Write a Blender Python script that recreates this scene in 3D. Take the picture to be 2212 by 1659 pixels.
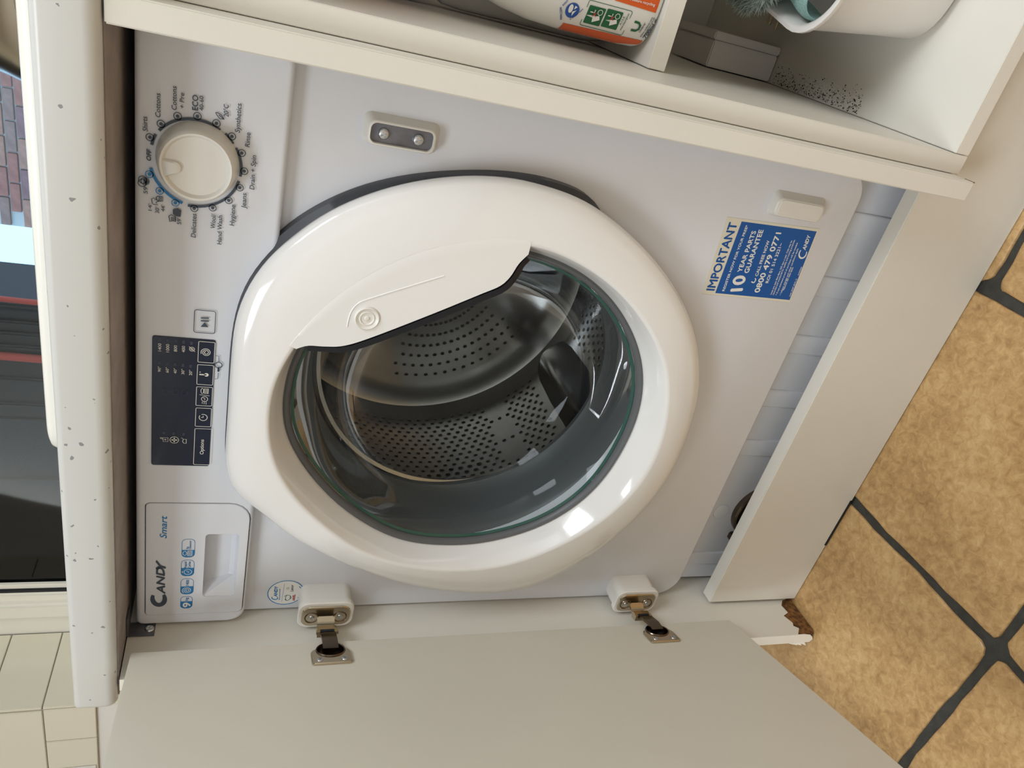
import bpy, bmesh, math, random
from mathutils import Vector, Matrix
random.seed(7)
for o in list(bpy.data.objects): bpy.data.objects.remove(o, do_unlink=True)
SC = bpy.context.scene; COL = SC.collection
PI = math.pi

# ------------------------------------------------------------------ camera
F = 1613.85                                    # focal length in pixels of the 2212 x 1659 frame
R_ = ((0.84614712, 0.23693894, -0.47738348), (0.52903736, -0.26508754, 0.80613155), (0.06445555, -0.93465958, -0.34965261))
CAM = Vector((0.689, -0.5414, 0.7827))
cd = bpy.data.cameras.new('camera'); cam = bpy.data.objects.new('camera', cd); COL.objects.link(cam)
m = Matrix.Identity(4)
for i in range(3):
    m[i][0] = R_[i][1]; m[i][1] = R_[i][0]; m[i][2] = -R_[i][2]; m[i][3] = CAM[i]
cam.matrix_world = m
cd.sensor_fit = 'HORIZONTAL'; cd.sensor_width = 36.0; cd.lens = F / 2212 * 36
cd.clip_start = 0.02; cd.clip_end = 100
SC.camera = cam

# ------------------------------------------------------------------ world, lights, exposure
w = bpy.data.worlds.new('sky'); SC.world = w; w.use_nodes = True
bg = w.node_tree.nodes['Background']; bg.inputs[0].default_value = (0.45, 0.72, 1.0, 1); bg.inputs[1].default_value = 2.2
SC.view_settings.view_transform = 'Standard'; SC.view_settings.look = 'None'
SC.view_settings.exposure = -0.05; SC.view_settings.gamma = 1.0; SC.view_settings.use_curve_mapping = False

def area(name, loc, target, sx, sy, power, color):
    l = bpy.data.lights.new(name, 'AREA'); l.shape = 'RECTANGLE'; l.size = sx; l.size_y = sy; l.energy = power; l.color = color
    o = bpy.data.objects.new(name, l); COL.objects.link(o); o.location = loc
    o.rotation_euler = (Vector(target) - Vector(loc)).to_track_quat('-Z', 'Y').to_euler(); return o
area('ceiling_lamp_offscreen', (-0.15, -1.75, 2.36), (-0.15, -1.75, 0), 0.9, 0.9, 36, (0.86, 0.93, 1.0))
area('side_fill_offscreen', (1.75, -0.7, 2.36), (1.75, -0.7, 0), 0.9, 0.9, 38, (0.86, 0.93, 1.0))  # unseen fill inferred from the lit open door, added to brighten it

# ------------------------------------------------------------------ pixel -> world
def ray(px, py):
    d = (829.5 - py, px - 1106.0, F)
    return Vector([sum(R_[i][k] * d[k] for k in range(3)) for i in range(3)])
def at(ax, val, p):
    d = ray(*p); return CAM + d * ((val - CAM[ax]) / d[ax])
def atY(p, y): return at(1, y, p)
z1 = lambda x, y: (280 + x / 3.318, 60 + y / 3.318)
z2 = lambda x, y: (290 + x / 3.318, 560 + y / 3.318)
z3 = lambda x, y: (280 + x / 3.771, 1040 + y / 3.771)
z8 = lambda x, y: (1480 + x / 6.9125, 440 + y / 6.9125)

# ------------------------------------------------------------------ materials
def lin(c): return tuple((x / 12.92 if x <= 0.04045 else ((x + 0.055) / 1.055) ** 2.4) for x in c)
def rgb(r, g, b): return lin((r / 255, g / 255, b / 255))
def mat(name, col, rough=0.5, metal=0.0, bump=0.0, scale=200.0, var=0.0, vscale=20.0, spec=0.5, coat=0.0, col2=None):
    M = bpy.data.materials.new(name); M.use_nodes = True
    nt = M.node_tree; b = nt.nodes['Principled BSDF']
    b.inputs['Base Color'].default_value = (*col, 1); b.inputs['Roughness'].default_value = rough
    b.inputs['Metallic'].default_value = metal; b.inputs['Specular IOR Level'].default_value = spec
    b.inputs['Coat Weight'].default_value = coat
    if bump or var:
        tc = nt.nodes.new('ShaderNodeTexCoord')
    if bump:
        n = nt.nodes.new('ShaderNodeTexNoise'); n.inputs['Scale'].default_value = scale; n.inputs['Detail'].default_value = 4
        bp = nt.nodes.new('ShaderNodeBump'); bp.inputs['Strength'].default_value = bump; bp.inputs['Distance'].default_value = 0.002
        nt.links.new(tc.outputs['Object'], n.inputs['Vector']); nt.links.new(n.outputs['Fac'], bp.inputs['Height'])
        nt.links.new(bp.outputs['Normal'], b.inputs['Normal'])
    if var:
        n2 = nt.nodes.new('ShaderNodeTexNoise'); n2.inputs['Scale'].default_value = vscale; n2.inputs['Detail'].default_value = 6
        r = nt.nodes.new('ShaderNodeValToRGB')
        c2 = col2 if col2 else tuple(x * (1 - var) for x in col)
        r.color_ramp.elements[0].color = (*c2, 1); r.color_ramp.elements[1].color = (*col, 1)
        r.color_ramp.elements[0].position = 0.35; r.color_ramp.elements[1].position = 0.65
        nt.links.new(tc.outputs['Object'], n2.inputs['Vector']); nt.links.new(n2.outputs['Fac'], r.inputs['Fac'])
        nt.links.new(r.outputs['Color'], b.inputs['Base Color'])
    return M
M = {}
M['laminate'] = mat('white_laminate', rgb(224, 219, 208), 0.42, bump=0.03, scale=900, var=0.03, vscale=9)
M['doorlam'] = mat('door_laminate', rgb(218, 212, 198), 0.5, bump=0.05, scale=1200, var=0.03, vscale=5)
M['carcass'] = mat('carcass_laminate', rgb(222, 217, 206), 0.45, bump=0.03, scale=900)
M['enamel'] = mat('white_enamel', rgb(224, 225, 230), 0.3, bump=0.02, scale=500, var=0.02, vscale=12)
M['fascia'] = mat('fascia_plastic', rgb(224, 226, 232), 0.4)
M['gloss'] = mat('gloss_plastic', rgb(236, 234, 231), 0.12, coat=0.4)
M['plastic'] = mat('white_plastic', rgb(226, 222, 214), 0.35)
M['dark'] = mat('dark_grey_plastic', rgb(62, 64, 70), 0.4)
M['black'] = mat('black_gloss', rgb(14, 18, 30), 0.15)
M['navy'] = mat('display_navy', rgb(14, 26, 54), 0.12)
M['led'] = mat('unlit_led', rgb(52, 62, 84), 0.4)
M['print_grey'] = mat('print_slate', rgb(66, 76, 90), 0.5)
M['print_blue'] = mat('print_blue', rgb(38, 126, 188), 0.5)
M['print_white'] = mat('print_white', rgb(232, 230, 224), 0.5)
M['print_red'] = mat('print_red', rgb(196, 48, 52), 0.5)
M['print_green'] = mat('print_green', rgb(24, 96, 58), 0.5)
M['print_cobalt'] = mat('print_cobalt', rgb(34, 82, 160), 0.5)
M['sticker_blue'] = mat('sticker_blue', rgb(0, 84, 158), 0.35)
M['sticker_paper'] = mat('sticker_paper', rgb(222, 216, 198), 0.5)
M['rubber'] = mat('grey_rubber', rgb(92, 94, 96), 0.45)
M['steel'] = mat('drum_steel', rgb(190, 190, 192), 0.24, metal=1.0, bump=0.02, scale=60)
M['tub'] = mat('tub_plastic', rgb(120, 122, 124), 0.6)
M['nickel'] = mat('nickel', rgb(196, 184, 162), 0.18, metal=1.0)
M['nickel_dark'] = mat('dark_nickel', rgb(110, 98, 86), 0.25, metal=1.0)
M['zinc'] = mat('zinc_plate', rgb(128, 130, 138), 0.45, metal=0.7, var=0.3, vscale=60)
M['screw'] = mat('screw_zinc', rgb(206, 210, 214), 0.25, metal=1.0)
M['chip'] = mat('chipboard', rgb(134, 92, 44), 0.9, bump=0.8, scale=260, var=0.55, vscale=170, col2=rgb(74, 44, 16))
M['rawboard'] = mat('raw_underside', rgb(166, 154, 148), 0.9, bump=0.3, scale=200, var=0.2, vscale=30)
M['grout'] = mat('dark_grout', rgb(66, 64, 58), 0.9, bump=0.6, scale=300, var=0.3, vscale=80)
M['walltile'] = mat('cream_wall_tile', rgb(232, 226, 206), 0.12)
M['wallgrout'] = mat('wall_grout', rgb(172, 162, 146), 0.9)
M['paint'] = mat('white_paint', rgb(236, 234, 228), 0.7)
M['upvc'] = mat('white_upvc', rgb(240, 236, 224), 0.25)
M['towel_teal'] = mat('towel_teal', rgb(150, 186, 178), 0.95, bump=1.0, scale=700)
M['towel_blue'] = mat('towel_blue', rgb(52, 134, 172), 0.95, bump=1.0, scale=700)
M['fluff'] = mat('fluff_grey_green', rgb(140, 150, 138), 1.0, var=0.3, vscale=300)
M['basket'] = mat('basket_plastic', rgb(228, 222, 216), 0.35)
M['purple'] = mat('purple_plastic', rgb(66, 26, 110), 0.3)
M['orange'] = mat('orange_print', rgb(214, 92, 36), 0.35)
M['bottle'] = mat('bottle_white', rgb(226, 224, 218), 0.3)
M['garden'] = mat('black_resin', rgb(40, 42, 46), 0.45, bump=0.15, scale=400)
M['cord'] = mat('orange_cord', rgb(214, 84, 66), 0.7)
M['sealstrip'] = mat('black_seal', rgb(16, 20, 28), 0.6)
M['mortar'] = mat('mortar', rgb(206, 202, 194), 0.95)
M['concrete'] = mat('concrete', rgb(150, 148, 140), 0.9)
M['porcelain'] = mat('sink_white', rgb(238, 234, 224), 0.2)
M['brushed'] = mat('brushed_steel', rgb(186, 176, 160), 0.2, metal=1.0)
BRK = [mat('brick_%d' % i, c, 0.9, bump=0.5, scale=120, var=0.25, vscale=25) for i, c in enumerate([rgb(182, 118, 104), rgb(168, 130, 118), rgb(158, 114, 112), rgb(192, 138, 118)])]

def tile_material():
    Mt = bpy.data.materials.new('floor_tile_stone'); Mt.use_nodes = True; nt = Mt.node_tree; b = nt.nodes['Principled BSDF']
    geo = nt.nodes.new('ShaderNodeNewGeometry')
    n1 = nt.nodes.new('ShaderNodeTexNoise'); n1.inputs['Scale'].default_value = 9; n1.inputs['Detail'].default_value = 8; n1.inputs['Roughness'].default_value = 0.65
    n2 = nt.nodes.new('ShaderNodeTexNoise'); n2.inputs['Scale'].default_value = 95; n2.inputs['Detail'].default_value = 6; n2.inputs['Roughness'].default_value = 0.7
    n2.inputs['Distortion'].default_value = 0.6
    mx = nt.nodes.new('ShaderNodeMix'); mx.data_type = 'FLOAT'; mx.inputs[0].default_value = 0.55
    r = nt.nodes.new('ShaderNodeValToRGB'); e = r.color_ramp.elements
    e[0].position = 0.32; e[0].color = (*rgb(138, 102, 62), 1); e[1].position = 0.68; e[1].color = (*rgb(216, 182, 130), 1)
    k = e.new(0.5); k.color = (*rgb(186, 148, 98), 1)
    for n in (n1, n2): nt.links.new(geo.outputs['Position'], n.inputs['Vector'])
    nt.links.new(n1.outputs['Fac'], mx.inputs[2]); nt.links.new(n2.outputs['Fac'], mx.inputs[3])
    nt.links.new(mx.outputs[0], r.inputs['Fac']); nt.links.new(r.outputs['Color'], b.inputs['Base Color'])
    bp = nt.nodes.new('ShaderNodeBump'); bp.inputs['Strength'].default_value = 0.35; bp.inputs['Distance'].default_value = 0.0015
    nt.links.new(n2.outputs['Fac'], bp.inputs['Height']); nt.links.new(bp.outputs['Normal'], b.inputs['Normal'])
    b.inputs['Roughness'].default_value = 0.33
    return Mt
M['tile'] = tile_material()

def speck_material():
    Mt = bpy.data.materials.new('worktop_speckle'); Mt.use_nodes = True; nt = Mt.node_tree; b = nt.nodes['Principled BSDF']
    tc = nt.nodes.new('ShaderNodeTexCoord')
    nz = nt.nodes.new('ShaderNodeTexNoise'); nz.inputs['Scale'].default_value = 160
    add = nt.nodes.new('ShaderNodeVectorMath'); add.operation = 'MULTIPLY_ADD'; add.inputs[1].default_value = (0.006, 0.006, 0.006)
    nt.links.new(tc.outputs['Object'], nz.inputs['Vector']); nt.links.new(nz.outputs['Color'], add.inputs[0]); nt.links.new(tc.outputs['Object'], add.inputs[2])
    prev = None
    for sc, th, off in ((84, 0.105, 0), (50, 0.095, 3.3)):
        v = nt.nodes.new('ShaderNodeTexVoronoi'); v.inputs['Scale'].default_value = sc
        ad2 = nt.nodes.new('ShaderNodeVectorMath'); ad2.operation = 'ADD'; ad2.inputs[1].default_value = (off, off, off)
        nt.links.new(add.outputs[0], ad2.inputs[0]); nt.links.new(ad2.outputs[0], v.inputs['Vector'])
        lt = nt.nodes.new('ShaderNodeMath'); lt.operation = 'LESS_THAN'; lt.inputs[1].default_value = th
        sep = nt.nodes.new('ShaderNodeSeparateColor'); nt.links.new(v.outputs['Color'], sep.inputs[0])
        g = nt.nodes.new('ShaderNodeMath'); g.operation = 'GREATER_THAN'; g.inputs[1].default_value = 0.25; nt.links.new(sep.outputs[0], g.inputs[0])
        nt.links.new(v.outputs['Distance'], lt.inputs[0])
        mu = nt.nodes.new('ShaderNodeMath'); mu.operation = 'MULTIPLY'; nt.links.new(lt.outputs[0], mu.inputs[0]); nt.links.new(g.outputs[0], mu.inputs[1])
        if prev is None: prev = mu
        else:
            mm = nt.nodes.new('ShaderNodeMath'); mm.operation = 'MAXIMUM'; nt.links.new(prev.outputs[0], mm.inputs[0]); nt.links.new(mu.outputs[0], mm.inputs[1]); prev = mm
    mix = nt.nodes.new('ShaderNodeMix'); mix.data_type = 'RGBA'
    mix.inputs[6].default_value = (*rgb(208, 207, 202), 1); mix.inputs[7].default_value = (*rgb(142, 142, 142), 1)
    nt.links.new(prev.outputs[0], mix.inputs[0]); nt.links.new(mix.outputs[2], b.inputs['Base Color'])
    b.inputs['Roughness'].default_value = 0.3
    return Mt
M['speck'] = speck_material()

def glass_material(name, tint, amount=1.0, rough=0.02):
    Mt = bpy.data.materials.new(name); Mt.use_nodes = True; nt = Mt.node_tree
    for n in list(nt.nodes): nt.nodes.remove(n)
    out = nt.nodes.new('ShaderNodeOutputMaterial'); t = nt.nodes.new('ShaderNodeBsdfTransparent'); g = nt.nodes.new('ShaderNodeBsdfGlossy')
    t.inputs[0].default_value = (*tint, 1); g.inputs['Roughness'].default_value = rough
    fr = nt.nodes.new('ShaderNodeFresnel'); fr.inputs[0].default_value = 1.5
    mu = nt.nodes.new('ShaderNodeMath'); mu.operation = 'MULTIPLY'; mu.inputs[1].default_value = amount
    mx = nt.nodes.new('ShaderNodeMixShader')
    nt.links.new(fr.outputs[0], mu.inputs[0]); nt.links.new(mu.outputs[0], mx.inputs[0])
    nt.links.new(t.outputs[0], mx.inputs[1]); nt.links.new(g.outputs[0], mx.inputs[2]); nt.links.new(mx.outputs[0], out.inputs[0])
    return Mt
M['bowl'] = glass_material('door_glass', (0.86, 0.89, 0.88), 0.30)
M['pane'] = glass_material('window_glass', (0.93, 0.97, 1.0))
M['greenglass'] = mat('green_glass_edge', rgb(40, 84, 74), 0.1)

# ------------------------------------------------------------------ builders
def finish(name, verts, faces, material, parent=None, smooth=None, bevel=0.0, seg=2, recalc=True):
    me = bpy.data.meshes.new(name); bm = bmesh.new()
    vs = [bm.verts.new(v) for v in verts]
    for f in faces:
        try: bm.faces.new([vs[i] for i in f])
        except ValueError: pass
    if recalc: bmesh.ops.recalc_face_normals(bm, faces=bm.faces)
    if bevel: bmesh.ops.bevel(bm, geom=[e for e in bm.edges if e.is_manifold and e.calc_face_angle(0) > 0.5], offset=bevel, segments=seg, affect='EDGES', clamp_overlap=True)
    bm.to_mesh(me); bm.free()
    return link(name, me, material, parent, smooth if smooth is not None else (35 if bevel else None))
def link(name, me, material, parent=None, smooth=None):
    if material is not None: me.materials.append(M[material] if isinstance(material, str) else material)
    if smooth:
        me.polygons.foreach_set('use_smooth', [True] * len(me.polygons)); me.set_sharp_from_angle(angle=math.radians(smooth))
    o = bpy.data.objects.new(name, me); COL.objects.link(o)
    if parent is not None: attach(o, parent)
    return o
ROOTLOC = {}
def attach(o, parent):
    o.parent = parent
    off = ROOTLOC.get(parent.name, Vector((0, 0, 0)))
    o.matrix_parent_inverse = Matrix.Translation(-off) if parent.type == 'EMPTY' else Matrix.Identity(4)
def thing(name, label, cat, loc=(0, 0, 0), group=None):
    o = bpy.data.objects.new(name, None); COL.objects.link(o); o.location = loc; o.empty_display_size = 0.05
    ROOTLOC[o.name] = Vector(loc); o['label'] = label; o['category'] = cat
    if group: o['group'] = group
    return o
def tag(o, label, cat, group=None):
    o['label'] = label; o['category'] = cat
    if group: o['group'] = group
    return o
def struct(o): o['kind'] = 'structure'; return o
BOXF = [(0, 3, 2, 1), (4, 5, 6, 7), (0, 1, 5, 4), (1, 2, 6, 5), (2, 3, 7, 6), (3, 0, 4, 7)]
def boxv(x0, x1, y0, y1, z0, z1): return [(x0, y0, z0), (x1, y0, z0), (x1, y1, z0), (x0, y1, z0), (x0, y0, z1), (x1, y0, z1), (x1, y1, z1), (x0, y1, z1)]
def box(name, x0, x1, y0, y1, z0, z1, material, parent=None, bevel=0.0008, seg=2):
    return finish(name, boxv(x0, x1, y0, y1, z0, z1), BOXF, material, parent, None, bevel, seg)
def rrect(x0, x1, z0, z1, r, n=6):
    """rounded rectangle, counter-clockwise seen with x right and z up; r = one radius or (bl, br, tr, tl)"""
    if not isinstance(r, tuple): r = (r,) * 4
    c = [(x0 + r[0], z0 + r[0], r[0], PI), (x1 - r[1], z0 + r[1], r[1], 1.5 * PI), (x1 - r[2], z1 - r[2], r[2], 0), (x0 + r[3], z1 - r[3], r[3], 0.5 * PI)]
    return [(cx + rr * math.cos(a + k / n * PI / 2), cz + rr * math.sin(a + k / n * PI / 2)) for cx, cz, rr, a in c for k in range(n + 1)]
def loft(name, rings, material, parent=None, smooth=40, cap0=False, cap1=False, closed=True):
    n = len(rings[0]); v = [p for r in rings for p in r]; f = []
    for i in range(len(rings) - 1):
        for k in range(n if closed else n - 1):
            a = i * n + k; b = i * n + (k + 1) % n
            f.append((a, b, b + n, a + n))
    if cap0: f.append(tuple(range(n))[::-1])
    if cap1: f.append(tuple(range((len(rings) - 1) * n, len(rings) * n)))
    return finish(name, v, f, material, parent, smooth)
def slab(name, outline, y_back, y_front, material, parent=None, bev=0.0):
    """outline: function inset -> list of (x, z); extruded along y, front edge rounded by bev"""
    if bev:
        rings = [[(x, y_back, z) for x, z in outline(0)]] + [[(x, y_front + bev * (1 - math.sin(t)), z) for x, z in outline(bev * (1 - math.cos(t)))] for t in [k / 5 * PI / 2 for k in range(6)]]
    else: rings = [[(x, y_back, z) for x, z in outline(0)], [(x, y_front, z) for x, z in outline(0)]]
    return loft(name, rings, material, parent, 35, True, True)
def flat(name, outline, y, material, parent=None, thick=0.0006):
    return loft(name, [[(x, y + thick, z) for x, z in outline], [(x, y, z) for x, z in outline]], material, parent, None, True, True)
def lathe(name, prof, c, axis, material, parent=None, n=64, smooth=40, cap0=False, cap1=False, scale=(1, 1)):
    rings = []
    for r, h in prof:
        ring = []
        for k in range(n):
            a = 2 * PI * k / n; u, v = r * math.cos(a) * scale[0], r * math.sin(a) * scale[1]
            ring.append((c[0] + u, h, c[2] + v) if axis == 'Y' else ((c[0] + u, c[1] + v, h) if axis == 'Z' else (h, c[1] + u, c[2] + v)))
        rings.append(ring)
    return loft(name, rings, material, parent, smooth, cap0, cap1)
def tube(name, pts, r, material, parent=None, n=8, smooth=50):
    pts = [Vector(p) for p in pts]; rings = []
    for i, p in enumerate(pts):
        t = (pts[min(i + 1, len(pts) - 1)] - pts[max(i - 1, 0)]).normalized()
        s = Vector((0, 0, 1)) if abs(t.z) < 0.9 else Vector((1, 0, 0))
        u = t.cross(s).normalized(); v = t.cross(u)
        rings.append([tuple(p + (u * math.cos(2 * PI * k / n) + v * math.sin(2 * PI * k / n)) * r) for k in range(n)])
    return loft(name, rings, material, parent, smooth, True, True)
def spline(pts, n, closed=True):
    out = []; L = len(pts)
    for i in range(L if closed else L - 1):
        if closed: p0, p1, p2, p3 = pts[i - 1], pts[i], pts[(i + 1) % L], pts[(i + 2) % L]
        else: p0, p1, p2, p3 = pts[max(i - 1, 0)], pts[i], pts[i + 1], pts[min(i + 2, L - 1)]
        for k in range(n):
            t = k / n
            out.append(tuple(0.5 * (2 * b + (c - a) * t + (2 * a - 5 * b + 4 * c - d) * t * t + (3 * b - a - 3 * c + d) * t ** 3) for a, b, c, d in zip(p0, p1, p2, p3)))
    if not closed: out.append(tuple(pts[-1]))
    return out
def boolean(o, cutter):
    md = o.modifiers.new('cut', 'BOOLEAN'); md.operation = 'DIFFERENCE'; md.object = cutter; md.solver = 'EXACT'
    dg = bpy.context.evaluated_depsgraph_get(); me = bpy.data.meshes.new_from_object(o.evaluated_get(dg)); o.modifiers.clear()
    old = o.data; o.data = me; me.name = o.name; bpy.data.meshes.remove(old)
    me.set_sharp_from_angle(angle=math.radians(35))

# ---- lettering
_cache = {}
def glyphs(s, bold=0.0, shear=0.0):
    key = (s, bold, shear)
    if key in _cache: return _cache[key]
    cu = bpy.data.curves.new('t', 'FONT'); cu.body = s; cu.size = 1; cu.offset = bold; cu.shear = shear; cu.resolution_u = 3
    o = bpy.data.objects.new('t', cu); COL.objects.link(o); bpy.context.view_layer.update()
    me = bpy.data.meshes.new_from_object(o.evaluated_get(bpy.context.evaluated_depsgraph_get()))
    v = [(p.co.x, p.co.y) for p in me.vertices]; f = [tuple(p.vertices) for p in me.polygons]
    bpy.data.objects.remove(o); bpy.data.curves.remove(cu); bpy.data.meshes.remove(me)
    _cache[key] = (v, f); return v, f
CAPH = max(y for x, y in glyphs('H')[0])
class Print:
    """collects flat printed shapes in (x, z); build() turns them into one thin mesh at depth y (or on a surface)"""
    def __init__(s): s.v = []; s.f = []; s.lay = {}
    def poly(s, pts):
        n = len(s.v); s.v += list(pts); s.f.append(tuple(range(n, n + len(pts))))
    def strip(s, pts, wd, closed=False):
        L = len(pts); n = len(s.v)
        for i, p in enumerate(pts):
            a = pts[i - 1] if (closed or i > 0) else p; b = pts[(i + 1) % L] if (closed or i < L - 1) else p
            dx, dz = b[0] - a[0], b[1] - a[1]; l = math.hypot(dx, dz) or 1
            s.v += [(p[0] - dz / l * wd / 2, p[1] + dx / l * wd / 2), (p[0] + dz / l * wd / 2, p[1] - dx / l * wd / 2)]
        for i in range(L if closed else L - 1):
            a = n + 2 * i; b = n + 2 * ((i + 1) % L); s.f.append((a, a + 1, b + 1, b))
    def disc(s, c, r, n=20, rz=None): s.poly([(c[0] + r * math.cos(2 * PI * k / n), c[1] + (rz or r) * math.sin(2 * PI * k / n)) for k in range(n)])
    def ring(s, c, r, wd, n=24, a0=0, a1=2 * PI, rz=None):
        full = abs(a1 - a0 - 2 * PI) < 1e-6; m_ = n if full else n + 1
        s.strip([(c[0] + r * math.cos(a0 + (a1 - a0) * k / n), c[1] + (rz or r) * math.sin(a0 + (a1 - a0) * k / n)) for k in range(m_)], wd, full)
    def text(s, body, p0, p1, h, bold=0.0, shear=0.0):
        v, f = glyphs(body, 0.0, shear); xs = [a for a, b in v]
        L = math.hypot(p1[0] - p0[0], p1[1] - p0[1]); ux, uz = (p1[0] - p0[0]) / L, (p1[1] - p0[1]) / L
        sx = L / (max(xs) - min(xs)); sy = h / CAPH; x0 = min(xs); e = (bold + 0.008) * sy * 1.3
        for li, (ox, oz) in enumerate(((-e, 0), (e, 0), (0, e), (0, -e))):
            n = len(s.v)
            for q in range(len(v)): s.lay[n + q] = li
            for a, b in v:
                a = (a - x0) * sx + ox; b = b * sy + oz; s.v.append((p0[0] + a * ux - b * uz, p0[1] + a * uz + b * ux))
            s.f += [tuple(i + n for i in q) for q in f]
    def build(s, name, y, material, parent, fn=None):
        if fn is None: fn = lambda x, z: (x, y, z)
        v = [fn(*p) for p in s.v]
        v = [(p[0], p[1] - 0.00004 * s.lay.get(i, 0), p[2]) for i, p in enumerate(v)]
        me = bpy.data.meshes.new(name); me.from_pydata(v, [], s.f); me.update()
        o = link(name, me, material, parent)
        if len(s.f) > 1: o['kind'] = 'stuff'
        return o
def px(p, y):
    q = atY(p, y); return (q.x, q.z)
def ptext(P, body, zf, a, b, h, y, bold=0.0, shear=0.0):
    p0, p1 = px(zf(*a), y), px(zf(*b), y); q = px(zf(a[0] - h, a[1]), y)
    P.text(body, p0, p1, abs(q[1] - p0[1]), bold, shear)
def bold_C(P, c, rx, rz, wd, slant=0.0, a0=0.35 * PI, a1=1.72 * PI):
    pts = []; n = 30
    for k in range(n + 1):
        a = a0 + (a1 - a0) * k / n; z = rz * math.sin(a); pts.append((c[0] + rx * math.cos(a) + slant * z, c[1] + z))
    L = len(P.v)
    for k, p in enumerate(pts):
        a = a0 + (a1 - a0) * k / n; t = wd * (0.55 + 0.45 * math.sin(PI * k / n)); q = (math.cos(a), math.sin(a))
        P.v += [(p[0] + q[0] * t / 2, p[1] + q[1] * t / 2), (p[0] - q[0] * t / 2, p[1] - q[1] * t / 2)]
    for k in range(n): P.f.append((L + 2 * k, L + 2 * k + 1, L + 2 * k + 3, L + 2 * k + 2))

# ================================================================== THE ROOM
fl = struct(box('floor', -2.0, 2.4, -2.8, 0.80, -0.06, -0.004, 'grout', None, 0))
PITCH = 0.316
def tile_outline(wd, hd, seed):
    rnd = random.Random(seed); out = []; r = 0.011
    base = rrect(-wd / 2, wd / 2, -hd / 2, hd / 2, r, 4); pts = []
    L = len(base)
    for i in range(L):
        a, b = base[i], base[(i + 1) % L]; d = math.hypot(b[0] - a[0], b[1] - a[1]); k = max(1, int(d / 0.02))
        for j in range(k): pts.append((a[0] + (b[0] - a[0]) * j / k, a[1] + (b[1] - a[1]) * j / k))
    ph = [rnd.uniform(0, 6.28) for _ in range(4)]
    for i, (x, y) in enumerate(pts):
        t = 2 * PI * i / len(pts); dl = math.hypot(x, y)
        w_ = 0.0011 * math.sin(7 * t + ph[0]) + 0.0009 * math.sin(13 * t + ph[1]) + 0.0006 * math.sin(29 * t + ph[2])
        out.append((x * (1 + w_ / dl), y * (1 + w_ / dl)))
    return out
def tile_mesh(i, wd=PITCH - 0.012, hd=PITCH - 0.012):
    o_ = tile_outline(wd, hd, i); v = []; f = []; n = len(o_)
    for sc, z in ((1.0, -0.004), (1.0, -0.0016), (0.992, -0.0003), (0.975, 0.0)):
        v += [(x * sc if abs(x) > 0 else 0, y * sc, z) for x, y in o_]
    for k in range(3):
        for j in range(n): f.append((k * n + j, k * n + (j + 1) % n, (k + 1) * n + (j + 1) % n, (k + 1) * n + j))
    f.append(tuple(range(3 * n, 4 * n)))
    me = bpy.data.meshes.new('floor_tile'); me.from_pydata(v, [], f); me.update(); me.materials.append(M['tile'])
    me.polygons.foreach_set('use_smooth', [True] * len(me.polygons)); me.set_sharp_from_angle(angle=math.radians(50))
    return me
TM = [tile_mesh(i) for i in range(6)]
def put_tile(x, y, i):
    o = bpy.data.objects.new('floor_tile', TM[i % 6]); COL.objects.link(o); o.parent = fl; o.location = (x, y, 0)
    o.rotation_euler = (0, 0, PI * (i // 6 % 2))
for i in range(-6, 6):
    xc = 0.188 + PITCH * (i + 0.5)
    if xc - PITCH / 2 < -1.95 or xc + PITCH / 2 > 2.4: continue
    y0 = -0.183 if xc < 0.504 else 0.045
    for j in range(-9, 4):
        yc = y0 + PITCH * (j + 0.5)
        if yc < -2.6 or yc > 0.42: continue
        put_tile(xc, yc, abs(i * 7 + j * 3))
TC = tile_mesh(3, PITCH - 0.012, 0.104)
for i in range(-7, 7):
    xc = 0.188 + PITCH * (i + 0.5)
    if xc - PITCH / 2 < -2.05 or xc + PITCH / 2 > 2.4 or xc > 0.504: continue
    o = bpy.data.objects.new('floor_tile', TC); COL.objects.link(o); o.parent = fl; o.location = (xc, 0.5085, 0)
# back wall with the window opening
WX0, WX1, WZ0, WZ1, WY = -0.794, 1.35, 0.925, 2.10, 0.57
def wall_mesh(name, boxes, material, parent=None):
    v = []; f = []
    for b in boxes:
        n = len(v); v += boxv(*b); f += [tuple(i + n for i in q) for q in BOXF]
    return finish(name, v, f, material, parent)
wb = struct(wall_mesh('wall_back', [(-2.0, WX0, WY, 0.80, -0.06, 2.4), (WX1, 2.4, WY, 0.80, -0.06, 2.4), (WX0, WX1, WY, 0.80, -0.06, WZ0), (WX0, WX1, WY, 0.80, WZ1, 2.4)], 'paint'))
struct(box('wall_left', -2.06, -2.0, -2.8, 0.80, -0.06, 2.4, 'paint', None, 0))
struct(box('wall_right', 2.4, 2.46, -2.8, 0.80, -0.06, 2.4, 'paint', None, 0))
struct(box('wall_front', -2.06, 2.46, -2.86, -2.8, -0.06, 2.4, 'paint', None, 0))
struct(box('ceiling', -2.06, 2.46, -2.86, 0.80, 2.4, 2.46, 'paint', None, 0))
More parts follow.
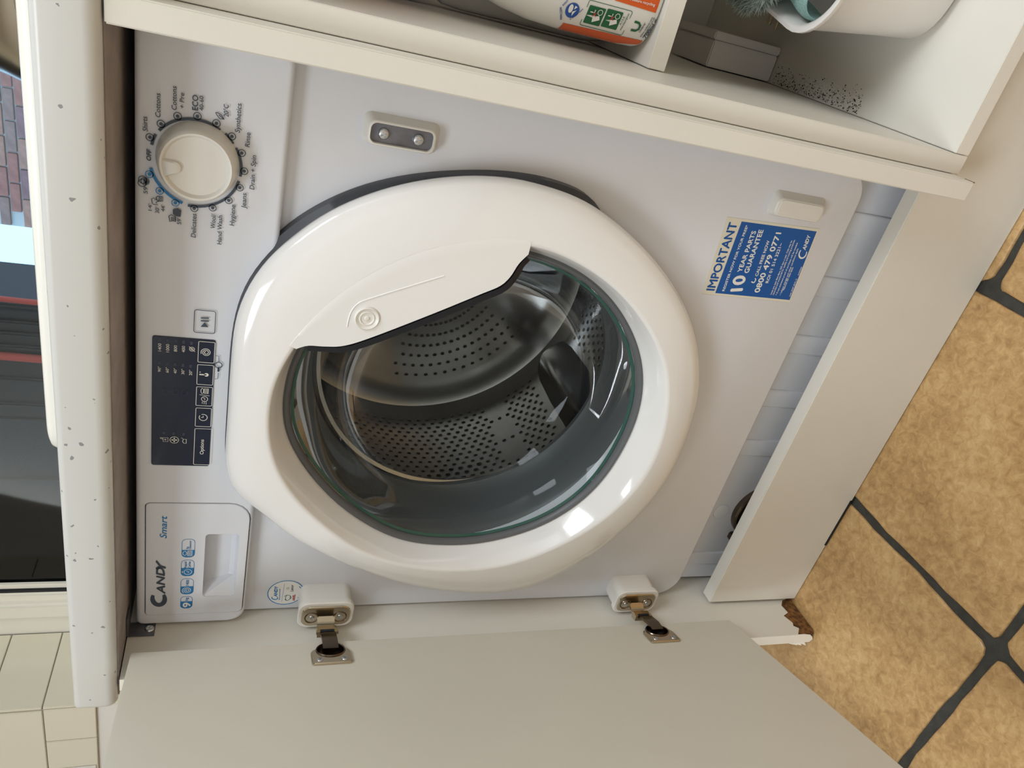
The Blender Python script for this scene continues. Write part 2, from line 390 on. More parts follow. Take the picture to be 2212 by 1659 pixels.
# wall tiles: 200 x 95 mm, set above the white painted dado
def wtile(x0, x1, z0, z1): return box('wall_tile', x0 + 0.0012, x1 - 0.0012, WY - 0.007, WY - 0.0005, z0 + 0.0012, z1 - 0.0012, 'walltile', wb, 0.0012)
box('tile_bed', -1.97, WX0 - 0.0005, WY - 0.0035, WY - 0.0003, 1.0, 1.96, 'wallgrout', wb, 0)
for r in range(10):
    z0 = 1.0 + 0.095 * r; off = -0.897 if r % 2 == 0 else -0.997
    x = off - 0.2 * 5
    while x < WX0 - 0.005:
        a, b = max(x, -1.96), min(x + 0.2, WX0)
        if b - a > 0.01: wtile(a, b, z0, z0 + 0.095)
        x += 0.2
box('tile_bed', WX0, WX0 + 0.0035, WY, 0.752, WZ0, WZ1, 'wallgrout', wb, 0)
zz = 1.0955
box('wall_tile', WX0 + 0.0005, WX0 + 0.007, WY - 0.006, 0.752, WZ0, zz - 0.0012, 'walltile', wb, 0.001)
while zz < WZ1 - 0.02:
    box('wall_tile', WX0 + 0.0005, WX0 + 0.007, WY - 0.006, 0.752, zz + 0.0012, min(zz + 0.095, WZ1) - 0.0012, 'walltile', wb, 0.001); zz += 0.095
# window
w1 = struct(thing('window_1', 'white plastic window frame above the worktop', 'window', (0.28, 0.755, WZ0)))
del w1['label']; del w1['category']
def wframe(name, a, b, y0, y1, m_, bevel=0.004):
    v = []
    (x0, x1, q0, q1), (x2, x3, q2, q3) = a, b
    for y in (y0, y1):
        v += [(x0, y, q0), (x1, y, q0), (x1, y, q1), (x0, y, q1), (x2, y, q2), (x3, y, q2), (x3, y, q3), (x2, y, q3)]
    f = []
    for k in range(4):
        n = (k + 1) % 4
        f += [(k, n, 4 + n, 4 + k), (8 + k, 12 + k, 12 + n, 8 + n), (k, 8 + k, 8 + n, n), (4 + k, 4 + n, 12 + n, 12 + k)]
    return finish(name, v, f, m_, w1, None, bevel)
ins = lambda d: (WX0 + d, WX1 - d, WZ0 + d, WZ1 - d)
wframe('outer_frame', ins(0.0), ins(0.072), 0.755, 0.80, 'upvc')
wframe('sash_frame', ins(0.062), ins(0.104), 0.742, 0.79, 'upvc', 0.006)
wframe('glazing_bead', ins(0.100), ins(0.122), 0.757, 0.775, 'upvc', 0.004)
wframe('glazing_seal', ins(0.121), ins(0.130), 0.762, 0.776, 'sealstrip', 0.001)
wframe('spacer_bar', ins(0.129), ins(0.142), 0.766, 0.772, 'upvc', 0.0)
box('pane', WX0 + 0.125, WX1 - 0.125, 0.7764, 0.7790, WZ0 + 0.125, WZ1 - 0.125, 'pane', w1, 0)
box('window_sill', WX0 + 0.008, WX1, WY - 0.02, 0.757, WZ0 - 0.001, WZ0 + 0.022, 'upvc', wb, 0.004)
# unseen ceiling lamp fittings, the second added for the side fill (their light is set at the top)
cl = thing('ceiling_lamp', 'flat square ceiling lamp fitting over the open cabinet door', 'lamp', (-0.15, -1.75, 2.37))
box('lamp_tray', -0.62, 0.32, -2.22, -1.28, 2.37, 2.3995, 'paint', cl, 0.004)

cl2 = thing('ceiling_lamp', 'flat square lamp fitting added for the unseen fill light by the right wall', 'lamp', (1.75, -0.7, 2.37))
box('lamp_tray', 1.28, 2.22, -1.17, -0.23, 2.37, 2.3995, 'paint', cl2, 0.004)

# ================================================================== WORKTOP AND CABINETS
wt = thing('worktop', 'cream speckled laminate worktop with rounded front edge', 'worktop', (0.6, 0.28, 0.87))
def wt_prof():
    r1, r2 = 0.006, 0.010; y0, y1, z0, z1_ = -0.006, WY - 0.001, 0.870, 0.908
    p = [(y1, z0 + 0.0005), (y0 + r2, z0 + 0.0005)]
    p += [(y0 + r2 - r2 * math.sin(t), z0 + r2 - r2 * math.cos(t)) for t in [k / 6 * PI / 2 for k in range(1, 7)]]
    p += [(y0 + r1 - r1 * math.cos(t), z1_ - r1 + r1 * math.sin(t)) for t in [k / 5 * PI / 2 for k in range(6)]]
    return p + [(y1, z1_)]
pr = wt_prof()
loft('laminate_top', [[(x, y + iy * (1 if y < 0.2 else 0), z) for y, z in pr] for x, iy in ((-0.036, 0.004), (-0.033, 0.001), (-0.028, 0), (1.9, 0))], 'speck', wt, 50, True, True)
box('raw_underside', -0.030, 1.88, 0.006, WY - 0.004, 0.8692, 0.8704, 'rawboard', wt, 0)
# left end panel: chipboard core, white skins, chewed corner by the floor
ep = thing('end_panel', 'white end panel beside the washing machine with swollen broken chipboard corner', 'panel', (-0.008, 0.28, 0))
jag = [at(0, 0.0, p) for p in [(1690, 1296), (1688, 1308), (1702, 1323), (1693, 1330), (1712, 1345), (1714, 1352), (1726, 1357), (1724, 1370)]]
sk = [(0.0006, max(jag[-1].z, 0.03)), (0.0006, 0.868), (0.56, 0.868), (0.56, 0.001), (0.075, 0.001), (0.064, 0.010)] + [(p.y, p.z) for p in jag[:-1]]
n = len(sk)
finish('laminate_skin', [(0.0, y, z) for y, z in sk] + [(-0.0009, y, z) for y, z in sk], [tuple(range(n)), tuple(range(n, 2 * n))[::-1]] + [(i, (i + 1) % n, n + (i + 1) % n, n + i) for i in range(n)], 'carcass', ep)
core = [(0.002, 0.006), (0.0015, 0.866), (0.559, 0.866), (0.559, 0.001), (0.062, 0.001), (0.045, 0.001), (0.02, 0.001), (0.008, 0.001)]
n = len(core)
finish('chipboard_core', [(-0.0015, y, z) for y, z in core] + [(-0.0152, y, z) for y, z in core], [tuple(range(n)), tuple(range(n, 2 * n))[::-1]] + [(i, (i + 1) % n, n + (i + 1) % n, n + i) for i in range(n)], 'chip', ep)
box('outer_skin', -0.0162, -0.0153, 0.0006, 0.56, 0.004, 0.868, 'laminate', ep, 0)
# front edge strip with torn lower end
eb = [(-0.0162, 0.006), (-0.011, 0.003), (-0.006, 0.006), (-0.002, 0.011), (0.0, 0.022), (0.0, 0.868), (-0.0162, 0.868)]
n = len(eb)
finish('edge_strip', [(x, -0.0004, z) for x, z in eb] + [(x, 0.0007, z) for x, z in eb], [tuple(range(n)), tuple(range(n, 2 * n))[::-1]] + [(i, (i + 1) % n, n + (i + 1) % n, n + i) for i in range(n)], 'upvc', ep)
for k, (zk, l) in enumerate(((0.030, 0.012), (0.022, 0.016), (0.014, 0.010))):
    finish('torn_flake', [(-0.0162, -0.0008, zk), (-0.0195 - 0.001 * k, -0.002, zk - 0.004), (-0.0162, -0.0008, zk + l), (-0.0158, 0.0004, zk + 0.004)], [(0, 1, 2), (0, 2, 3), (0, 3, 1), (1, 3, 2)], 'upvc', ep)
# bracket under the worktop
br = thing('corner_bracket', 'small galvanised angle bracket screwed to end panel under the worktop', 'bracket', (0.001, 0.06, 0.842))
box('side_plate', 0.0003, 0.0019, 0.0515, 0.0700, 0.8427, 0.8688, 'zinc', br, 0.0004)
box('top_plate', 0.0003, 0.028, 0.0515, 0.0700, 0.8672, 0.8688, 'zinc', br, 0.0004)
def screw(parent, c, nrm, r=0.0042, h=0.0016, mt='screw'):
    """cross-head screw: dome with four recessed slots"""
    n_ = Vector(nrm).normalized(); u = n_.cross(Vector((0, 0, 1))).normalized(); v = n_.cross(u); c = Vector(c); rings = []
    for rr, hh in ((1.0, 0.0), (1.0, 0.35), (0.9, 0.75), (0.7, 0.95), (0.45, 1.0)):
        rings.append([tuple(c + (u * math.cos(2 * PI * k / 20) + v * math.sin(2 * PI * k / 20)) * r * rr + n_ * h * hh) for k in range(20)])
    s = loft('screw', rings, mt, parent, 40, True, True)
    for a in (0.5, 0.5 + PI / 2):
        d = u * math.cos(a) + v * math.sin(a); e = n_.cross(d); cv = []
        for hz in (0.25, 1.6):
            for sx, sy in ((-1, -1), (1, -1), (1, 1), (-1, 1)): cv.append(tuple(c + d * (0.62 * r * sx) + e * (0.16 * r * sy) + n_ * (h * hz)))
        ct = finish('cutter', cv, BOXF, None); boolean(s, ct); bpy.data.objects.remove(ct)
    return s
def depth(o):
    d = 1
    while o.parent is not None: o = o.parent; d += 1
    return d
screw(br, (0.0019, 0.0605, 0.8480), (1, 0, 0), 0.0048)
# filler panel between the machine and the next cabinet
fp = thing('filler_panel', 'tall white filler panel with worn foot between washing machine and open cupboard', 'panel', (0.609, 0.26, 0.156))
box('board', 0.600, 0.6180, 0.0, 0.555, 0.1535, 0.8688, 'laminate', fp, 0.0010)
box('chipped_corner', 0.6176, 0.6183, 0.0004, 0.012, 0.1530, 0.1545, 'chip', fp, 0)
# plinth
pl = thing('plinth', 'long white plinth board along the floor in front of the washing machine', 'plinth', (0.7, 0.068, 0))
box('plinth_board', 0.0055, 2.3, 0.0585, 0.0775, 0.0008, 0.148, 'laminate', pl, 0.0010)
box('seal_strip', 0.11, 0.19, 0.0578, 0.0590, 0.0008, 0.0045, 'sealstrip', pl, 0.0004)
# open cupboard on the right
cb = thing('base_cupboard', 'open doorless white base cupboard with one recessed shelf, mould in a corner', 'cupboard', (0.95, 0.28, 0.148))
box('side_panel', 0.6185, 0.636, 0.025, 0.555, 0.1490, 0.8688, 'carcass', cb, 0.0006)
box('side_panel', 1.2, 1.218, 0.025, 0.555, 0.1490, 0.8688, 'carcass', cb, 0.0006)
box('bottom_panel', 0.6365, 1.1995, 0.025, 0.55, 0.1490, 0.166, 'carcass', cb, 0.0006)
box('back_panel', 0.6365, 1.1995, 0.545, 0.55, 0.1665, 0.8688, 'carcass', cb, 0)
box('shelf', 0.6368, 1.1993, 0.128, 0.53, 0.4295, 0.447, 'laminate', cb, 0.0006)
# mould flecks on the cupboard floor by the side panel
mo = []; mf = []
rnd = random.Random(3)
for k in range(900):
    t = rnd.random() ** 0.7; y = 0.17 + 0.17 * rnd.random(); x = 0.6375 + abs(rnd.gauss(0, 0.010)) + 0.0005; s = 0.0002 + 0.0007 * rnd.random() ** 4
    n = len(mo); a = rnd.random() * 6.28; q = 1 + rnd.random()
    for j in range(5): mo.append((x + s * math.cos(a + j * 1.2566), y + s * q * math.sin(a + j * 1.2566), 0.1663))
    mf.append(tuple(range(n, n + 5)))
me = bpy.data.meshes.new('mould_flecks'); me.from_pydata(mo, [], mf); me.update()
mo_ = link('mould_flecks', me, mat('mould', rgb(58, 46, 32), 0.9), cb); mo_['kind'] = 'stuff'

# ================================================================== WASHING MACHINE
YB, YF = 0.078, 0.064           # sheet front and control panel front
wm = thing('washing_machine', 'white built-in washing machine with round porthole door and control panel', 'washing machine', (0.3, 0.33, 0))
RC = (0.294, 0.547)
out0 = lambda d: rrect(0.003 + d, 0.597 - d, 0.193 + d, 0.860 - d, (0.030, 0.030, 0.006, 0.006), 8)
def densify(pts, step=0.02):
    o_ = []
    for i, a in enumerate(pts):
        b = pts[(i + 1) % len(pts)]; k = max(1, int(math.hypot(b[0] - a[0], b[1] - a[1]) / step))
        o_ += [(a[0] + (b[0] - a[0]) * j / k, a[1] + (b[1] - a[1]) * j / k) for j in range(k)]
    return o_
DC = (0.296, 0.532)             # drum axis
oo = densify(out0(0)); oi = []
for x, z in oo:
    cx, cz = 0.3, 0.525; oi.append((cx + (x - cx) * 0.9875, cz + (z - cz) * 0.9885))
oh = []
for x, z in oo:
    a = math.atan2(z - RC[1], x - RC[0]); oh.append((RC[0] + 0.188 * math.cos(a), RC[1] + 0.188 * math.sin(a)))
rings = [[(x, 0.105, z) for x, z in oh], [(x, YB, z) for x, z in oh], [(x, YB, z) for x, z in oi]]
for t in (0.35, 0.7, 1.0):
    rings.append([(b[0] + (a[0] - b[0]) * math.sin(t * PI / 2), YB + 0.008 * (1 - math.cos(t * PI / 2)), b[1] + (a[1] - b[1]) * math.sin(t * PI / 2)) for a, b in zip(oo, oi)])
rings.append([(x, 0.545, z) for x, z in oo])
loft('body', rings, 'enamel', wm, 40, False, True)
# plinth base with pressed ribs
bs = box('base', 0.004, 0.596, 0.106, 0.54, 0.022, 0.196, 'enamel', wm, 0.003)
for a, b in ((0.5277, 0.5473), (0.4525, 0.4716), (0.3779, 0.3971), (0.302, 0.321), (0.2267, 0.2458), (0.036, 0.052)):
    slab('rib', lambda d, a=a, b=b: rrect(a - 0.003 + d, b + 0.003 - d, 0.03 + d, 0.192 - d, 0.003, 3), 0.108, 0.1035, 'enamel', bs, 0.0022)
slab('pressed_oval', lambda d: rrect(0.118 + d, 0.140 - d, 0.143 + d, 0.167 - d, 0.0105 - d, 5), 0.108, 0.1045, 'enamel', bs, 0.001)
fc = (0.131, 0, 0.092)
lathe('filter_cap', [(0.044, 0.107), (0.044, 0.099), (0.041, 0.0965), (0.038, 0.098), (0.036, 0.100), (0.030, 0.100)], fc, 'Y', 'nickel_dark', bs, 48, cap1=True)
box('filter_latch', 0.082, 0.094, 0.097, 0.107, 0.118, 0.126, 'nickel_dark', bs, 0.002)
for fx in (0.04, 0.56):
    for fy in (0.15, 0.50): lathe('foot', [(0.02, 0.0005), (0.02, 0.010), (0.008, 0.012), (0.008, 0.030)], (fx, fy, 0), 'Z', 'dark', wm, 20, cap0=True, cap1=True)
# control panel
fo = lambda d: rrect(0.003 + d, 0.597 - d, 0.7545 + d, 0.8612 - d, (0.017 - d * 0.6, 0.010 - d * 0.6, 0.006, 0.006), 6)
fas = slab('control_panel', fo, 0.084, YF, 'fascia', wm, 0.0045)
# detergent drawer: slab with a finger recess cut through drawer and panel
dq = [px(p, YF) for p in [(315, 1085), (500, 1090)]]
DX0, DX1, DZ0, DZ1 = 0.0192, 0.1715, 0.7575, 0.8525
dro = lambda d: rrect(DX0 + d, DX1 - d, DZ0 + d, DZ1 - d, (0.006, 0.02, 0.004, 0.004), 5)
drw = slab('detergent_drawer', dro, YF + 0.010, YF - 0.0012, 'fascia', wm, 0.0010)
pk = slab('cutter', lambda d: rrect(DX0 - 0.0008, DX1 + 0.0008, DZ0 - 0.0008, DZ1 + 0.0008, (0.0068, 0.0208, 0.0048, 0.0048), 5), YF + 0.0112, YF - 0.01, 'fascia')
boolean(fas, pk); bpy.data.objects.remove(pk)
cut = slab('cutter', lambda d: rrect(0.0445 + d, 0.1325 - d, 0.7660 + d, 0.7982 - d, 0.004, 4), YF + 0.030, YF - 0.01, 'fascia')
boolean(drw, cut); boolean(fas, cut); bpy.data.objects.remove(cut)
hx0, hx1, hz0, hz1 = 0.0440, 0.1330, 0.7655, 0.7987
# sloping liner of the recess: shallow at the bottom and left, deep under the top lip
lv = [(hx0, YF - 0.0008, hz0), (hx1, YF - 0.0008, hz0), (hx1, YF - 0.0008, hz1), (hx0, YF - 0.0008, hz1),
      (hx0 + 0.020, YF + 0.011, hz0 + 0.003), (hx1 - 0.002, YF + 0.011, hz0 + 0.003), (hx1 - 0.001, YF + 0.026, hz1 - 0.006), (hx0 + 0.020, YF + 0.026, hz1 - 0.006), (hx1 - 0.001, YF + 0.026, hz1), (hx0 + 0.012, YF + 0.026, hz1)]
finish('handle_recess', lv, [(0, 1, 5, 4), (1, 2, 8, 6, 5), (0, 4, 7, 9, 3), (4, 5, 6, 7), (7, 6, 8, 9), (3, 9, 8, 2)], 'fascia', drw, None, recalc=False)
# dial
KC = (0.5068, 0.8178)
pts_dial = [(0.0292, YF - 0.0004), (0.0290, 0.0615), (0.0280, 0.0560), (0.0268, 0.0495), (0.0260, 0.0462), (0.0246, 0.0445), (0.0232, 0.0448), (0.0222, 0.0466), (0.0214, 0.0478), (0.0130, 0.0480)]
lathe('dial', pts_dial, (KC[0], 0, KC[1]), 'Y', 'plastic', wm, 72, cap1=True)
ia = math.radians(100)
ix, iz = KC[0] + 0.0172 * math.cos(ia), KC[1] + 0.0172 * math.sin(ia)
pi_ = []
for k in range(17):
    a = ia + PI / 2 + PI * k / 16; pi_.append((ix + 0.0046 * math.cos(a) - 0.002 * math.cos(ia), iz + 0.0046 * math.sin(a) - 0.002 * math.sin(ia)))
pi_ += [(ix + 0.0062 * math.cos(ia) + 0.0068 * math.sin(ia), iz + 0.0062 * math.sin(ia) - 0.0068 * math.cos(ia))]
pi_ = [(ix + 0.0060 * math.cos(ia) - 0.0066 * math.sin(ia), iz + 0.0060 * math.sin(ia) + 0.0066 * math.cos(ia))] + pi_
loft('dial_pointer', [[(x, 0.0490, z) for x, z in pi_], [(x, 0.0456, z) for x, z in pi_], [(ix + (x - ix) * 0.8, 0.0446, iz + (z - iz) * 0.8) for x, z in pi_]], 'plastic', wm, 45, True, True)
# printed arcs and programme marks round the dial
G, B = Print(), Print()
AR = 0.0345
dark_dots = [(147, 781), (226, 685), (345, 630), (487, 630), (623, 681), (734, 775), (804, 894), (822, 1024), (790, 1142), (711, 1233), (596, 1286), (464, 1290)]
for d_ in dark_dots:
    c = px(z1(*d_), YF); G.ring(c, 0.0026, 0.0006); G.disc(c, 0.0012)
for d_ in [(143, 1046), (217, 1165), (329, 1251)]:
    c = px(z1(*d_), YF); B.ring(c, 0.0026, 0.0006); B.disc(c, 0.0012)
def arc(P_, a, b):
    pa, pb = px(z1(*a), YF), px(z1(*b), YF)
    t0 = math.atan2(pa[1] - KC[1], pa[0] - KC[0]); t1 = math.atan2(pb[1] - KC[1], pb[0] - KC[0])
    while t1 > t0: t1 -= 2 * PI
    r0, r1 = math.hypot(pa[0] - KC[0], pa[1] - KC[1]), math.hypot(pb[0] - KC[0], pb[1] - KC[1])
    P_.strip([(KC[0] + (r0 + (r1 - r0) * k / 16) * math.cos(t0 + (t1 - t0) * k / 16), KC[1] + (r0 + (r1 - r0) * k / 16) * math.sin(t0 + (t1 - t0) * k / 16)) for k in range(17)], 0.0021)
arc(G, (160, 835), (188, 760)); arc(G, (213, 732), (650, 730)); arc(G, (685, 755), (742, 828)); arc(G, (762, 858), (793, 1062)); arc(G, (783, 1095), (418, 1268)); arc(B, (380, 1252), (152, 1000))
for s, a, b, h, bo, sh in [('Shirts', (132, 740), (127, 635), 36, 0, 0.12), ('Cottons', (222, 640), (222, 468), 36, 0, 0.12), ('Cottons', (338, 588), (338, 418), 36, 0, 0.12), ('+ Pre', (392, 577), (392, 465), 32, 0, 0.12),
        ('ECO', (490, 590), (492, 483), 40, 0.012, 0.0), ('40-60', (530, 593), (530, 488), 28, 0.004, 0), ('20°C', (710, 637), (710, 548), 34, 0.004, 0.1), ('Synthetics', (790, 750), (803, 543), 36, 0, 0.12),
        ('Rinse', (860, 853), (866, 750), 34, 0, 0.12), ('Drain + Spin', (893, 1157), (908, 913), 34, 0, 0.12), ('Jeans', (834, 1293), (838, 1183), 34, 0, 0.12), ('Hygiene', (750, 1416), (758, 1266), 34, 0, 0.12),
        ('Wool/', (612, 1434), (618, 1333), 32, 0, 0.12), ('Hand Wash', (658, 1550), (665, 1343), 32, 0, 0.12), ('Delicates', (474, 1500), (480, 1330), 34, 0, 0.12), ('OFF', (154, 950), (157, 870), 32, 0.02, 0.2),
        ("59'", (130, 1186), (130, 1130), 28, 0, 0), ("14'", (160, 1307), (160, 1260), 24, 0, 0), ("30'", (212, 1326), (214, 1283), 28, 0, 0), ("44'", (253, 1314), (254, 1268), 26, 0, 0), ("59'", (371, 1406), (371, 1360), 30, 0, 0)]:
    ptext(G, s, z1, a, b, h, YF, bo, sh)
def pz(zf, pts, y=YF): return [px(zf(*p), y) for p in pts]
# leaf, cloud, shirts, cotton icons
G.strip(spline(pz(z1, [(670, 650), (645, 645), (618, 605), (650, 615), (670, 640)]), 4), 0.0006, True); G.strip(pz(z1, [(680, 655), (640, 620)]), 0.0006)
for c in ((95, 1085), (92, 1108), (112, 1095)): G.ring(px(z1(*c), YF), 0.0028, 0.0006, 14)
G.poly(pz(z1, [(100, 1072), (120, 1075), (140, 1100), (120, 1122), (104, 1108)]))
G.strip(pz(z1, [(165, 1255), (158, 1222), (178, 1215), (185, 1232), (190, 1222), (212, 1230), (190, 1250), (205, 1265), (175, 1262)]), 0.0006, True)
G.strip(pz(z1, [(192, 1210), (205, 1202), (238, 1208), (238, 1238), (205, 1240), (192, 1225)]), 0.0006, True); G.strip(pz(z1, [(214, 1206), (214, 1240)]), 0.0006); G.strip(pz(z1, [(226, 1206), (226, 1240)]), 0.0006)
G.poly(pz(z1, [(310, 1298), (345, 1288), (372, 1305), (366, 1352), (330, 1345), (312, 1330)])); G.strip(pz(z1, [(300, 1335), (282, 1345), (290, 1385), (310, 1378), (330, 1385), (330, 1350)]), 0.0007, True)
for k in range(4): G.strip(pz(z1, [(300 + 9 * k, 1350), (302 + 9 * k, 1380)]), 0.0005)
# start/pause key
q = pz(z2, [(433, 357), (580, 369), (577, 529), (430, 517)]); c0 = (min(a[0] for a in q), max(a[0] for a in q), min(a[1] for a in q), max(a[1] for a in q))
G.strip(rrect(*c0, 0.0018, 4), 0.0006, True)
for a in ((410, 419), (431, 440)): G.poly(pz(z2, [(478, a[0]), (536, a[0] + 3), (536, a[1] + 3), (478, a[1])]))
G.poly(pz(z2, [(505, 446), (533, 482), (477, 478)]))
# child-lock key mark under the display
G.strip(pz(z2, [(585, 686), (607, 688), (608, 728)]), 0.0005); G.strip(pz(z2, [(603, 808), (600, 850), (577, 852)]), 0.0005)
G.ring(px(z2(605, 753), YF), 0.0029, 0.0008, 18); G.strip(pz(z2, [(604, 768), (602, 800)]), 0.0014); G.strip(pz(z2, [(614, 784), (602, 784)]), 0.0008); G.strip(pz(z2, [(613, 794), (602, 794)]), 0.0008)
# maker's name on the drawer
pc = px(z3(238, 945), YF); pA = px(z3(178, 1010), YF); pB = px(z3(300, 875), YF)
bold_C(G, pc, abs(pB[0] - pA[0]) * 0.40, abs(pA[1] - pB[1]) * 0.42, 0.0056, 0.15)
ptext(G, 'AND', z3, (288, 905), (283, 690), 62, YF, 0.03, 0.25); ptext(G, 'Y', z3, (292, 706), (292, 632), 72, YF, 0.03, 0.3)
ptext(B, 'Smart', z3, (302, 455), (306, 273), 54, YF, 0.004, 0.25)
# four feature capsules
Wt = Print()
def capsule(x0, x1, y0, y1, frac):
    q_ = pz(z3, [(x0, y0), (x1, y0), (x1, y1), (x0, y1)]); a, b, c_, d_ = min(p[0] for p in q_), max(p[0] for p in q_), min(p[1] for p in q_), max(p[1] for p in q_)
    r = min(b - a, d_ - c_) * 0.38; B.strip(rrect(a, b, c_, d_, r, 6), 0.0005, True)
    xs = a + (b - a) * frac; B.poly(rrect(a, xs, c_, d_, (r * 0.98, 0.0004, 0.0004, r * 0.98), 6)); return a, b, c_, d_, xs
capsule(418, 508, 930, 1022, 0.58); ptext(Wt, '9', z3, (495, 1012), (495, 976), 58, YF, 0.02); ptext(B, 'kg', z3, (476, 962), (476, 938), 24, YF)
capsule(420, 517, 785, 908, 0.5); ptext(B, '1400', z3, (482, 842), (486, 794), 24, YF, 0.005)
c = px(z3(467, 878), YF)
Wt.strip([(c[0] + (0.0007 + 0.0040 * k / 50) * math.cos(k * 0.30), c[1] + (0.0007 + 0.0040 * k / 50) * math.sin(k * 0.30)) for k in range(51)], 0.0006)
capsule(424, 522, 633, 760, 0.5); ptext(B, 'Rapid', z3, (464, 698), (466, 646), 20, YF); ptext(B, 'Cycles', z3, (496, 698), (498, 643), 20, YF)
c = px(z3(475, 728), YF); Wt.ring(c, 0.0036, 0.0006); Wt.strip([(c[0] - 0.0015, c[1]), (c[0], c[1] - 0.0012), (c[0] + 0.0016, c[1] + 0.0016)], 0.0006); Wt.strip([(c[0] - 0.001, c[1] + 0.0052), (c[0] + 0.001, c[1] + 0.0052)], 0.0008)
capsule(430, 528, 463, 608, 0.4); ptext(B, 'kg', z3, (478, 542), (480, 524), 18, YF); ptext(B, 'Detector', z3, (502, 543), (504, 474), 18, YF)
q_ = px(z3(492, 576), YF); Wt.strip([(q_[0] - 0.0035, q_[1] - 0.002), (q_[0] + 0.0035, q_[1] - 0.002), (q_[0] + 0.0035, q_[1] + 0.002), (q_[0] - 0.0035, q_[1] + 0.002)], 0.0006, True)
for k in range(3): Wt.strip([(q_[0] - 0.0035, q_[1] - 0.001 + 0.001 * k), (q_[0] + 0.0035, q_[1] - 0.001 + 0.001 * k)], 0.0004)
Wt.strip([(q_[0] - 0.0015, q_[1] + 0.0065), (q_[0] - 0.0030, q_[1] + 0.0045), (q_[0] - 0.0012, q_[1] + 0.003), (q_[0] + 0.0012, q_[1] + 0.003), (q_[0] + 0.0030, q_[1] + 0.0045), (q_[0] + 0.0015, q_[1] + 0.0065)], 0.0006, True)
G.build('slate_lettering', YF - 0.0015, 'print_grey', fas); B.build('blue_lettering', YF - 0.0014, 'print_blue', fas); Wt.build('white_symbols', YF - 0.0016, 'print_white', fas)
# display
q = [px(p, YF) for p in [(328, 720), (467, 738), (450, 1008), (328, 1000)]]
DPX = (0.2180, 0.3540, 0.7985, 0.8480)
dsp = slab('display', lambda d: rrect(DPX[0] + d, DPX[1] - d, DPX[2] + d, DPX[3] - d, 0.002, 4), YF + 0.001, YF - 0.0012, 'navy', wm, 0.0004)
D = Print()
for s, a, b, h in [('1400', (195, 653), (195, 596), 22), ('1000', (252, 660), (252, 602), 22), ('800', (308, 656), (308, 611), 22), ('400', (365, 661), (365, 615), 22), ('90°', (192, 800), (192, 762), 20), ('60°', (248, 806), (248, 768), 20),
                   ('40°', (305, 813), (305, 775), 20), ('30°', (360, 818), (360, 780), 20), ('20°', (415, 825), (415, 787), 20), ('Options', (497, 1391), (500, 1285), 26)]: ptext(D, s, z2, a, b, h, YF, 0.004)
for x0, y0, x1, y1 in ((463, 582, 572, 738), (455, 748, 562, 896), (448, 906, 555, 1046), (443, 1058, 548, 1194), (436, 1206, 543, 1466)):
    a, b = px(z2(x0, y0), YF), px(z2(x1, y1), YF); D.strip(rrect(min(a[0], b[0]), max(a[0], b[0]), min(a[1], b[1]), max(a[1], b[1]), 0.0008, 3), 0.0005, True)
c = px(z2(515, 662), YF); D.strip([(c[0] + (0.0009 + 0.0032 * k / 44) * math.cos(k * 0.33), c[1] + (0.0009 + 0.0032 * k / 44) * math.sin(k * 0.33)) for k in range(45)], 0.0006)
c = px(z2(415, 638), YF); D.ring(c, 0.0020, 0.0005, 16); D.ring(c, 0.0009, 0.0004, 10); D.strip([(c[0] - 0.0024, c[1] - 0.0024), (c[0] + 0.0024, c[1] + 0.0024)], 0.0005)
c = px(z2(518, 822), YF); D.disc(c, 0.0018); D.strip([c, (c[0], c[1] + 0.0058)], 0.0012); D.disc((c[0] + 0.0024, c[1] + 0.0052), 0.0005)
c = px(z2(495, 1127), YF); D.ring(c, 0.0034, 0.0006, 24, 0.3 * PI, 2.15 * PI); D.strip([(c[0], c[1] + 0.0018), c, (c[0] + 0.0016, c[1])], 0.0006)
c = px(z2(505, 995), YF); D.ring(c, 0.0026, 0.0005, 18); D.strip([(c[0] - 0.0010, c[1] + 0.0004), (c[0], c[1] - 0.0006), (c[0] + 0.0014, c[1] + 0.0012)], 0.0005)
for k in range(3): D.strip([(c[0] - 0.0058 + 0.0003 * k, c[1] - 0.0014 + 0.0016 * k), (c[0] - 0.0030, c[1] - 0.0014 + 0.0016 * k)], 0.0004)
D.strip([(c[0] + 0.0036, c[1] - 0.004), (c[0] + 0.0044, c[1] + 0.0044)], 0.0004)
c = px(z2(505, 938), YF); D.strip([(c[0] - 0.0026, c[1] - 0.003), (c[0] + 0.0026, c[1] - 0.003), (c[0] + 0.0026, c[1] + 0.0002), (c[0] - 0.0026, c[1] + 0.0002)], 0.0005, True)
for k in range(3): D.strip([(c[0] - 0.0022, c[1] - 0.0024 + 0.0008 * k), (c[0] + 0.0022, c[1] - 0.0024 + 0.0008 * k)], 0.0003)
D.strip([(c[0] - 0.0012, c[1] + 0.0030), (c[0] - 0.0030, c[1] + 0.0020), (c[0] - 0.0016, c[1] + 0.0008), (c[0] + 0.0016, c[1] + 0.0008), (c[0] + 0.0030, c[1] + 0.0020), (c[0] + 0.0012, c[1] + 0.0030)], 0.0005, True)
c = px(z2(288, 1288), YF); D.ring(c, 0.0036, 0.0005, 24); D.strip([(c[0] - 0.0024, c[1]), (c[0] + 0.0024, c[1])], 0.0012); D.strip([(c[0], c[1] - 0.0024), (c[0], c[1] + 0.0024)], 0.0012)
